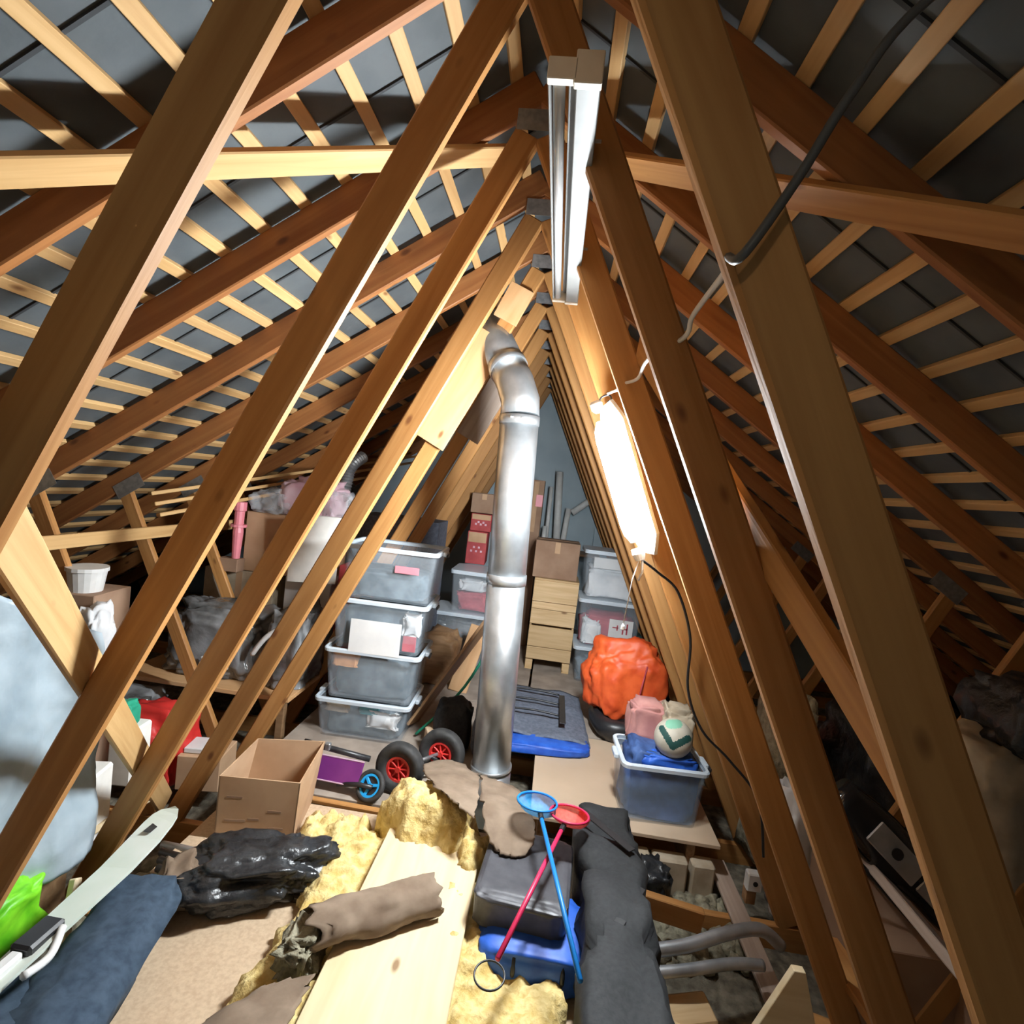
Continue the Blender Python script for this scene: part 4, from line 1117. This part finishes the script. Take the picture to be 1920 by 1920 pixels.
tub('upper clear box with red and white things left of the flue', (-0.45, 5.12, 0.53), 0.40, 0.42, 0.38, 0.0, group='clear boxes at the far end', handles=False, lid=True)
fill('red and dark things inside the upper clear box left of the flue', (-0.44, 5.12, 0.544), (0.30, 0.32, 0.16), 'redcloth', 61, amp=0.3)
fill('white things on top inside the upper clear box left of the flue', (-0.46, 5.08, 0.72), (0.24, 0.22, 0.10), 'whitecloth', 62, amp=0.4)
tub('wide clear box, the lower one left of the flue', (-0.52, 5.12, 0.0), 0.56, 0.42, 0.51, 0.0, group='clear boxes at the far end', handles=False, lid=True)
fill('white and silver things inside the wide lower clear box left of the flue', (-0.52, 5.10, 0.014), (0.42, 0.33, 0.40), 'greybag', 63, amp=0.3)
o = soft('brown_sack', (-0.62, 4.55, 0.0), (0.34, 0.30, 0.44), 'oldwood', seed=64, amp=0.2); tag(o, 'brown sack standing left of the flue behind the leaning board', 'sack')
o = beam('orange_board', (-0.40, 4.35, 0.0), (-0.30, 4.62, 0.50), 0.16, 0.015, 'ply', None, (1, 0, 0)); tag(o, 'orange brown plywood piece behind the leaning board', 'board')

zz = 0.0
labs = ['bottom', 'middle', 'top']
for i, h in enumerate((0.33, 0.44, 0.45)):
    tub('%s clear box of the stack right of the wooden crate' % labs[i], (0.855, 5.22, zz), 0.58, 0.40, h, 0.02, group='clear boxes at the far end', handles=False, lid=True)
    fill('%s inside the %s clear box right of the wooden crate' % (('grey cloth', 'red and white things', 'white crockery')[i], labs[i]), (0.85, 5.22, zz + 0.014), (0.46, 0.30, h * 0.62), ('content', 'redcloth', 'whitecloth')[i], 70 + i, amp=0.3)
    zz += h + 0.0105
small('pale_carton', 'grey white carton inside the top clear box right of the crate', 'carton', (0.86, 5.10, 1.08), (0.42, 0.06, 0.10), 'paper', 0.02)
fill('crumpled white paper in the middle clear box right of the crate', (0.70, 5.08, 0.37), (0.16, 0.10, 0.22), 'whitecloth', 76, amp=0.4)
def hh():
    root = empty('letter_sheet', (0.965, 5.03, 0.46), label='white sheet with red letters on the middle clear box', cat='paper sheet')
    finish('sheet_paper', bm_box(0.22, 0.003, 0.17, 0, (0.965, 5.012, 0.545)), 'paper', root)
    def st(x, z, w, h): finish('letter_stroke', bm_box(w, 0.002, h, 0, (x, 5.009, z)), 'redcloth', root)
    st(0.915, 0.555, 0.055, 0.010); st(0.932, 0.555, 0.012, 0.05)
    st(0.985, 0.55, 0.014, 0.10); st(1.022, 0.55, 0.014, 0.10); st(1.003, 0.55, 0.05, 0.012)
hh()
o = box('dark_carton', (1.10, 5.58, 0.35), (0.30, 0.28, 0.40), 'darkgreen'); o.location.z = 0.0; tag(o, 'dark green carton behind the clear boxes at the right', 'box')
o = soft('grey_sack', (1.32, 5.0, 0.0), (0.30, 0.40, 0.50), 'greycloth', seed=81, amp=0.2); tag(o, 'dark blue grey sack right of the clear boxes', 'sack')

# pale pipes and panels stored against the far wall
pp = [((0.235, 6.9, 2.00), (0.30, 6.85, 1.45), 0.045, 'thickest pale pipe standing at the far wall'), ((0.15, 6.9, 1.80), (0.16, 6.85, 1.25), 0.025, 'thin pale pipe standing at the far wall, left one'),
      ((0.40, 6.9, 1.55), (0.37, 6.85, 1.05), 0.035, 'short pale pipe standing at the far wall, right one'), ((0.45, 6.9, 1.50), (0.75, 6.95, 1.76), 0.04, 'pale pipe slanting up to the right at the far wall'),
      ((0.13, 6.8, 1.30), (0.13, 6.78, 1.03), 0.03, 'stubby pale pipe at the left foot of the far pipes')]
shelf = empty('pipe_shelf', (0.45, 6.8, 0.0), label='dark shelf holding the pale pipes at the far wall', cat='shelf')
finish('shelf_board', bm_box(0.85, 0.40, 0.03, 0.003, (0.42, 6.85, 1.0)), 'oldwood', shelf)
for x in (0.05, 0.80):
    finish('shelf_leg', bm_box(0.04, 0.36, 0.985, 0.003, (x, 6.85, 0.4925)), 'oldwood', shelf)
for i, (a, b, r, lb) in enumerate(pp):
    b2 = (b[0], b[1], 1.016) if i != 3 else b
    tag(tube('pale_pipe', [a, b2], r, 'gable' if i == 9 else 'white', seg=14), lb, 'pipe', 'pale pipes at the far wall')
o = finish('grey_board', bm_box(0.42, 0.03, 1.35, 0.003, (0, 0, 0.675), m=Matrix.Translation((0.98, 6.95, 0.0)) @ Matrix.Rotation(-0.08, 4, 'X')), 'gable'); tag(o, 'pale grey panel leaning at the far wall', 'panel')

# corrugated flexible duct on the left
P = smooth_path([(-1.55, 4.75, 1.86), (-1.60, 4.62, 1.76), (-1.625, 4.6, 1.60), (-1.66, 4.62, 1.38), (-1.72, 4.66, 1.20)], 14)
o = finish('flexible_duct', tube_bm(P, [0.055 if i % 2 else 0.046 for i in range(len(P))], 16), 'aluminium', smooth=False); tag(o, 'grey corrugated flexible duct hanging at the left', 'duct')
# spare laths laid over the left webs
for i, (p0, p1, lb) in enumerate((((-2.45, 3.35, 1.42), (-1.45, 6.3, 1.98), 'upper spare lath lying along under the left roof'), ((-2.38, 3.30, 1.36), (-1.42, 6.1, 1.90), 'middle spare lath lying along under the left roof'), ((-2.30, 3.25, 1.30), (-1.55, 5.6, 1.74), 'lower spare lath lying along under the left roof'))):
    o = beam('spare_lath', p0, p1, 0.045, 0.025, 'batten', None, (0.9, -0.3, 0.2)); tag(o, lb, 'lath', 'spare laths under the left roof')

# ------------------------------------------------------------------ left pile
sh = empty('low_shelf', (-1.9, 3.85, -0.2), label='low chipboard shelf behind the left webs', cat='shelf')
finish('shelf_board', bm_box(1.20, 1.15, 0.03, 0.003, (-1.95, 3.90, 0.185)), 'ply', sh)
for x in (-2.45, -1.45):
    for y in (3.45, 4.35):
        finish('shelf_leg', bm_box(0.05, 0.05, 0.37, 0.003, (x, y, -0.015)), 'oldwood', sh)
o = soft('plastic_bag', (-2.02, 3.62, 0.20), (0.70, 0.40, 0.50), 'greybag', rotz=0.0, seed=91, amp=0.26, freq=1.7, crease=0.08, sub=5); tag(o, 'big shiny grey plastic bag on the low shelf', 'bag')
tube('white_string', [(-2.02, 3.40, 0.36), (-1.93, 3.385, 0.30), (-1.83, 3.40, 0.31)], 0.011, 'white', o, curve=True)
o = soft('grey_bundle', (-1.47, 3.62, 0.20), (0.28, 0.40, 0.54), 'greybag', seed=92, amp=0.26, freq=2.2, crease=0.06, sub=5); tag(o, 'grey and white plastic bundle at the right end of the low shelf', 'bundle')
tube('white_strap', [(-1.68, 3.42, 0.42), (-1.58, 3.40, 0.56), (-1.45, 3.405, 0.66)], 0.018, 'white', o, curve=True)
carton('beige carton with torn print on the low shelf', (-2.12, 4.12, 0.202), (0.56, 0.40, 0.66), 'beige', group='cartons of the left pile')
carton('pale carton at the right end of the low shelf', (-1.58, 4.12, 0.202), (0.36, 0.36, 0.66), 'paper', group='cartons of the left pile', tape=False)
carton('brown carton on top of the left pile', (-1.78, 4.12, 0.866), (0.66, 0.38, 0.46), 'card', group='cartons of the left pile')
o = finish('foam_sheet', bm_box(0.34, 0.03, 0.50, 0.004, (0, 0, 0.25), m=Matrix.Translation((-1.49, 3.80, 0.872)) @ Matrix.Rotation(0.35, 4, 'Z') @ Matrix.Rotation(0.03, 4, 'X')), 'foam'); tag(o, 'glaring white foam sheet leaning on the brown carton', 'foam sheet')
o = soft('pink_bag', (-1.65, 4.10, 1.33), (0.46, 0.32, 0.30), 'pinkbag', seed=93, amp=0.3, crease=0.06); tag(o, 'pale pink plastic bag on the brown carton', 'bag')
o = soft('clear_bag', (-1.93, 4.02, 1.33), (0.26, 0.30, 0.18), 'clearbag', seed=94, amp=0.4, crease=0.08); tag(o, 'clear crumpled plastic bag left of the pink bag', 'bag')
o = soft('clear_bag', (-1.40, 4.02, 1.33), (0.22, 0.26, 0.20), 'clearbag', seed=95, amp=0.4, crease=0.08); tag(o, 'clear crumpled plastic bag right of the pink bag', 'bag')
def pink_toy():
    root = empty('pink_toy', (-2.10, 3.84, 0.90), label='pink plastic toy sword standing against the brown carton', cat='toy')
    finish('blade', lathe_bm([(0.028, 0.0), (0.038, 0.20), (0.034, 0.24)], 12, m=Matrix.Translation((-2.125, 3.86, 0.965))), 'pink', root)
    finish('guard', lathe_bm([(0.058, 0), (0.058, 0.02)], 12, m=Matrix.Translation((-2.125, 3.86, 1.205))), 'pink', root)
    finish('grip', lathe_bm([(0.034, 0.0), (0.036, 0.10), (0.046, 0.105), (0.046, 0.17)], 12, m=Matrix.Translation((-2.125, 3.86, 1.225))), 'pink', root)
pink_toy()
o = box('toy_ledge', (-2.16, 3.86, 0.866), (0.16, 0.10, 0.098), 'card_dark'); tag(o, 'small dark carton under the pink toy sword', 'box')
o = soft('grey_sheet_bundle', (-2.35, 3.20, -0.19), (0.40, 0.34, 0.34), 'greybag', rotz=0.35, seed=96, amp=0.25, crease=0.08); tag(o, 'grey plastic sheet bundle under the low shelf', 'bundle')
carton('dark maroon carton behind the storage box stack', (-1.22, 4.15, 0.0), (0.26, 0.40, 1.0), 'redbox', group='cartons of the left pile', tape=False)
carton('dark grey purple carton high behind the storage box stack', (-1.10, 4.75, 0.0), (0.70, 0.40, 1.36), 'greycloth', group='cartons of the left pile', tape=False)

# ------------------------------------------------------------------ right side in the dark
def moulding():
    root = empty('car_bumper', (1.75, 2.2, 0.3), label='glossy black moulding with a grey insert behind the right webs', cat='moulding')
    a = Vector((1.50, 2.25, 0.66)); b = Vector((1.93, 2.15, 0.30)); ax = (b - a).normalized()
    nrm = Vector((-0.35, -0.8, 0.5)); nrm = (nrm - ax * nrm.dot(ax)).normalized(); sd = ax.cross(nrm)
    rings = []
    for i in range(15):
        t = i / 14; c = a + (b - a) * t
        w = 0.105 * (0.75 + 0.25 * math.sin(math.pi * min(1, t * 1.3))); dpt = 0.06
        rings.append([c + sd * (w * math.cos(u)) + nrm * (dpt * math.copysign(abs(math.sin(u)) ** 0.6, math.sin(u))) for u in [2 * math.pi * k / 20 for k in range(20)]])
    finish('shell', loft_bm(rings), 'gloss', root, smooth=True)
    m = Matrix(((ax.x, sd.x, nrm.x, 0), (ax.y, sd.y, nrm.y, 0), (ax.z, sd.z, nrm.z, 0), (0, 0, 0, 1)))
    finish('insert', bm_box(0.22, 0.095, 0.01, 0.004, (0, 0, 0), m=Matrix.Translation(a + (b - a) * 0.46 + nrm * 0.060) @ m), 'aluminium', root)
    finish('insert', bm_box(0.09, 0.085, 0.01, 0.004, (0, 0, 0), m=Matrix.Translation(a + (b - a) * 0.76 + nrm * 0.058) @ m), 'aluminium', root)
    finish('socket', lathe_bm([(0.022, 0), (0.022, 0.004)], 14, m=Matrix.Translation(a + (b - a) * 0.46 + nrm * 0.065) @ m), 'black', root)
    tube('rail', [a + sd * 0.13 + nrm * 0.03, b + sd * 0.13 + nrm * 0.03], 0.012, 'gloss', root)
moulding()
o = soft('black_sack', (2.28, 2.98, -0.19), (0.80, 0.80, 0.98), 'bin', seed=101, amp=0.25, crease=0.06); tag(o, 'large black sack in the dark behind the glossy moulding', 'sack')
o = soft('beige_sack', (2.10, 2.16, 0.45), (0.42, 0.30, 0.62), 'beige', rotz=0.2, seed=102, amp=0.2, crease=0.05, tilt=(-0.25, 'Y')); tag(o, 'beige crumpled sack at the right edge', 'sack')
o = soft('black_sack', (2.14, 2.08, 1.00), (0.46, 0.36, 0.26), 'bin', seed=103, amp=0.3, crease=0.06); tag(o, 'black plastic sack on the beige sack at the right edge', 'sack')
o = box('dark_chest', (2.18, 2.15, -0.19), (0.60, 0.50, 0.62), 'card_dark'); tag(o, 'dark carton under the beige sack at the right edge', 'box')
o = box('dark_carton', (1.78, 2.30, -0.19), (0.30, 0.60, 0.42), 'card_dark'); tag(o, 'dark carton under the glossy black moulding', 'box')
o = soft('pale_bundle', (1.66, 3.10, -0.19), (0.26, 0.40, 0.95), 'rubble', seed=104, amp=0.25); tag(o, 'pale grey insulation bundle seen between the right webs', 'bundle')
o = soft('white_pouch', (1.60, 2.72, -0.19), (0.18, 0.22, 0.62), 'whitecloth', seed=105, amp=0.25); tag(o, 'pale pouch between the right webs above the narrow board', 'pouch')
o = tube('grey_duct', [(0.76, 2.10, -0.03), (0.95, 2.14, -0.005), (1.15, 2.22, 0.02), (1.30, 2.28, 0.01), (1.40, 2.30, -0.06)], 0.026, 'aluminium', curve=True, seg=12); tag(o, 'dull grey duct lying across the joists, the upper one', 'duct', 'grey ducts')
o = tube('grey_duct', [(0.76, 2.05, -0.075), (0.95, 2.09, -0.06), (1.15, 2.15, -0.05), (1.28, 2.18, -0.06)], 0.022, 'aluminium', curve=True, seg=12); tag(o, 'dull grey duct lying across the joists, the lower one', 'duct', 'grey ducts')
o = soft('foil_bag', (0.93, 2.70, -0.30), (0.18, 0.20, 0.24), 'bin', seed=106, amp=0.3, crease=0.08); tag(o, 'shiny dark plastic scrap beside the long black bag', 'scrap')
def jbox():
    root = empty('junction_box', (1.43, 2.72, -0.19), label='small white junction box on the joists at the right', cat='junction box')
    finish('box_body', bm_box(0.075, 0.05, 0.09, 0.006, (1.43, 2.70, -0.065)), 'white', root)
    finish('cover_hole', lathe_bm([(0.012, 0), (0.012, 0.003)], 12, m=Matrix.Translation((1.43, 2.674, -0.065)) @ Matrix.Rotation(math.pi / 2, 4, 'X')), 'black', root)
    finish('mount', bm_box(0.05, 0.05, 0.10, 0.003, (1.43, 2.73, -0.145)), 'oldwood', root)
jbox()
for i, (x, y, z, a, s, lb) in enumerate(((0.96, 2.05, -0.23, 0.3, (0.20, 0.12, 0.07), 'large pale wood scrap among the debris by the long black bag'), (0.86, 1.95, -0.22, -0.4, (0.14, 0.08, 0.07), 'small reddish wood scrap among the debris by the long black bag'), (1.02, 1.93, -0.22, 0.9, (0.13, 0.07, 0.04), 'narrow wood scrap right of the reddish scrap'))):
    o = box('wood_scrap', (x, y, z), s, 'crate', rotz=a, bev=0.01, tilt=(0.2, 'X')); tag(o, lb, 'scrap', 'wood scraps')
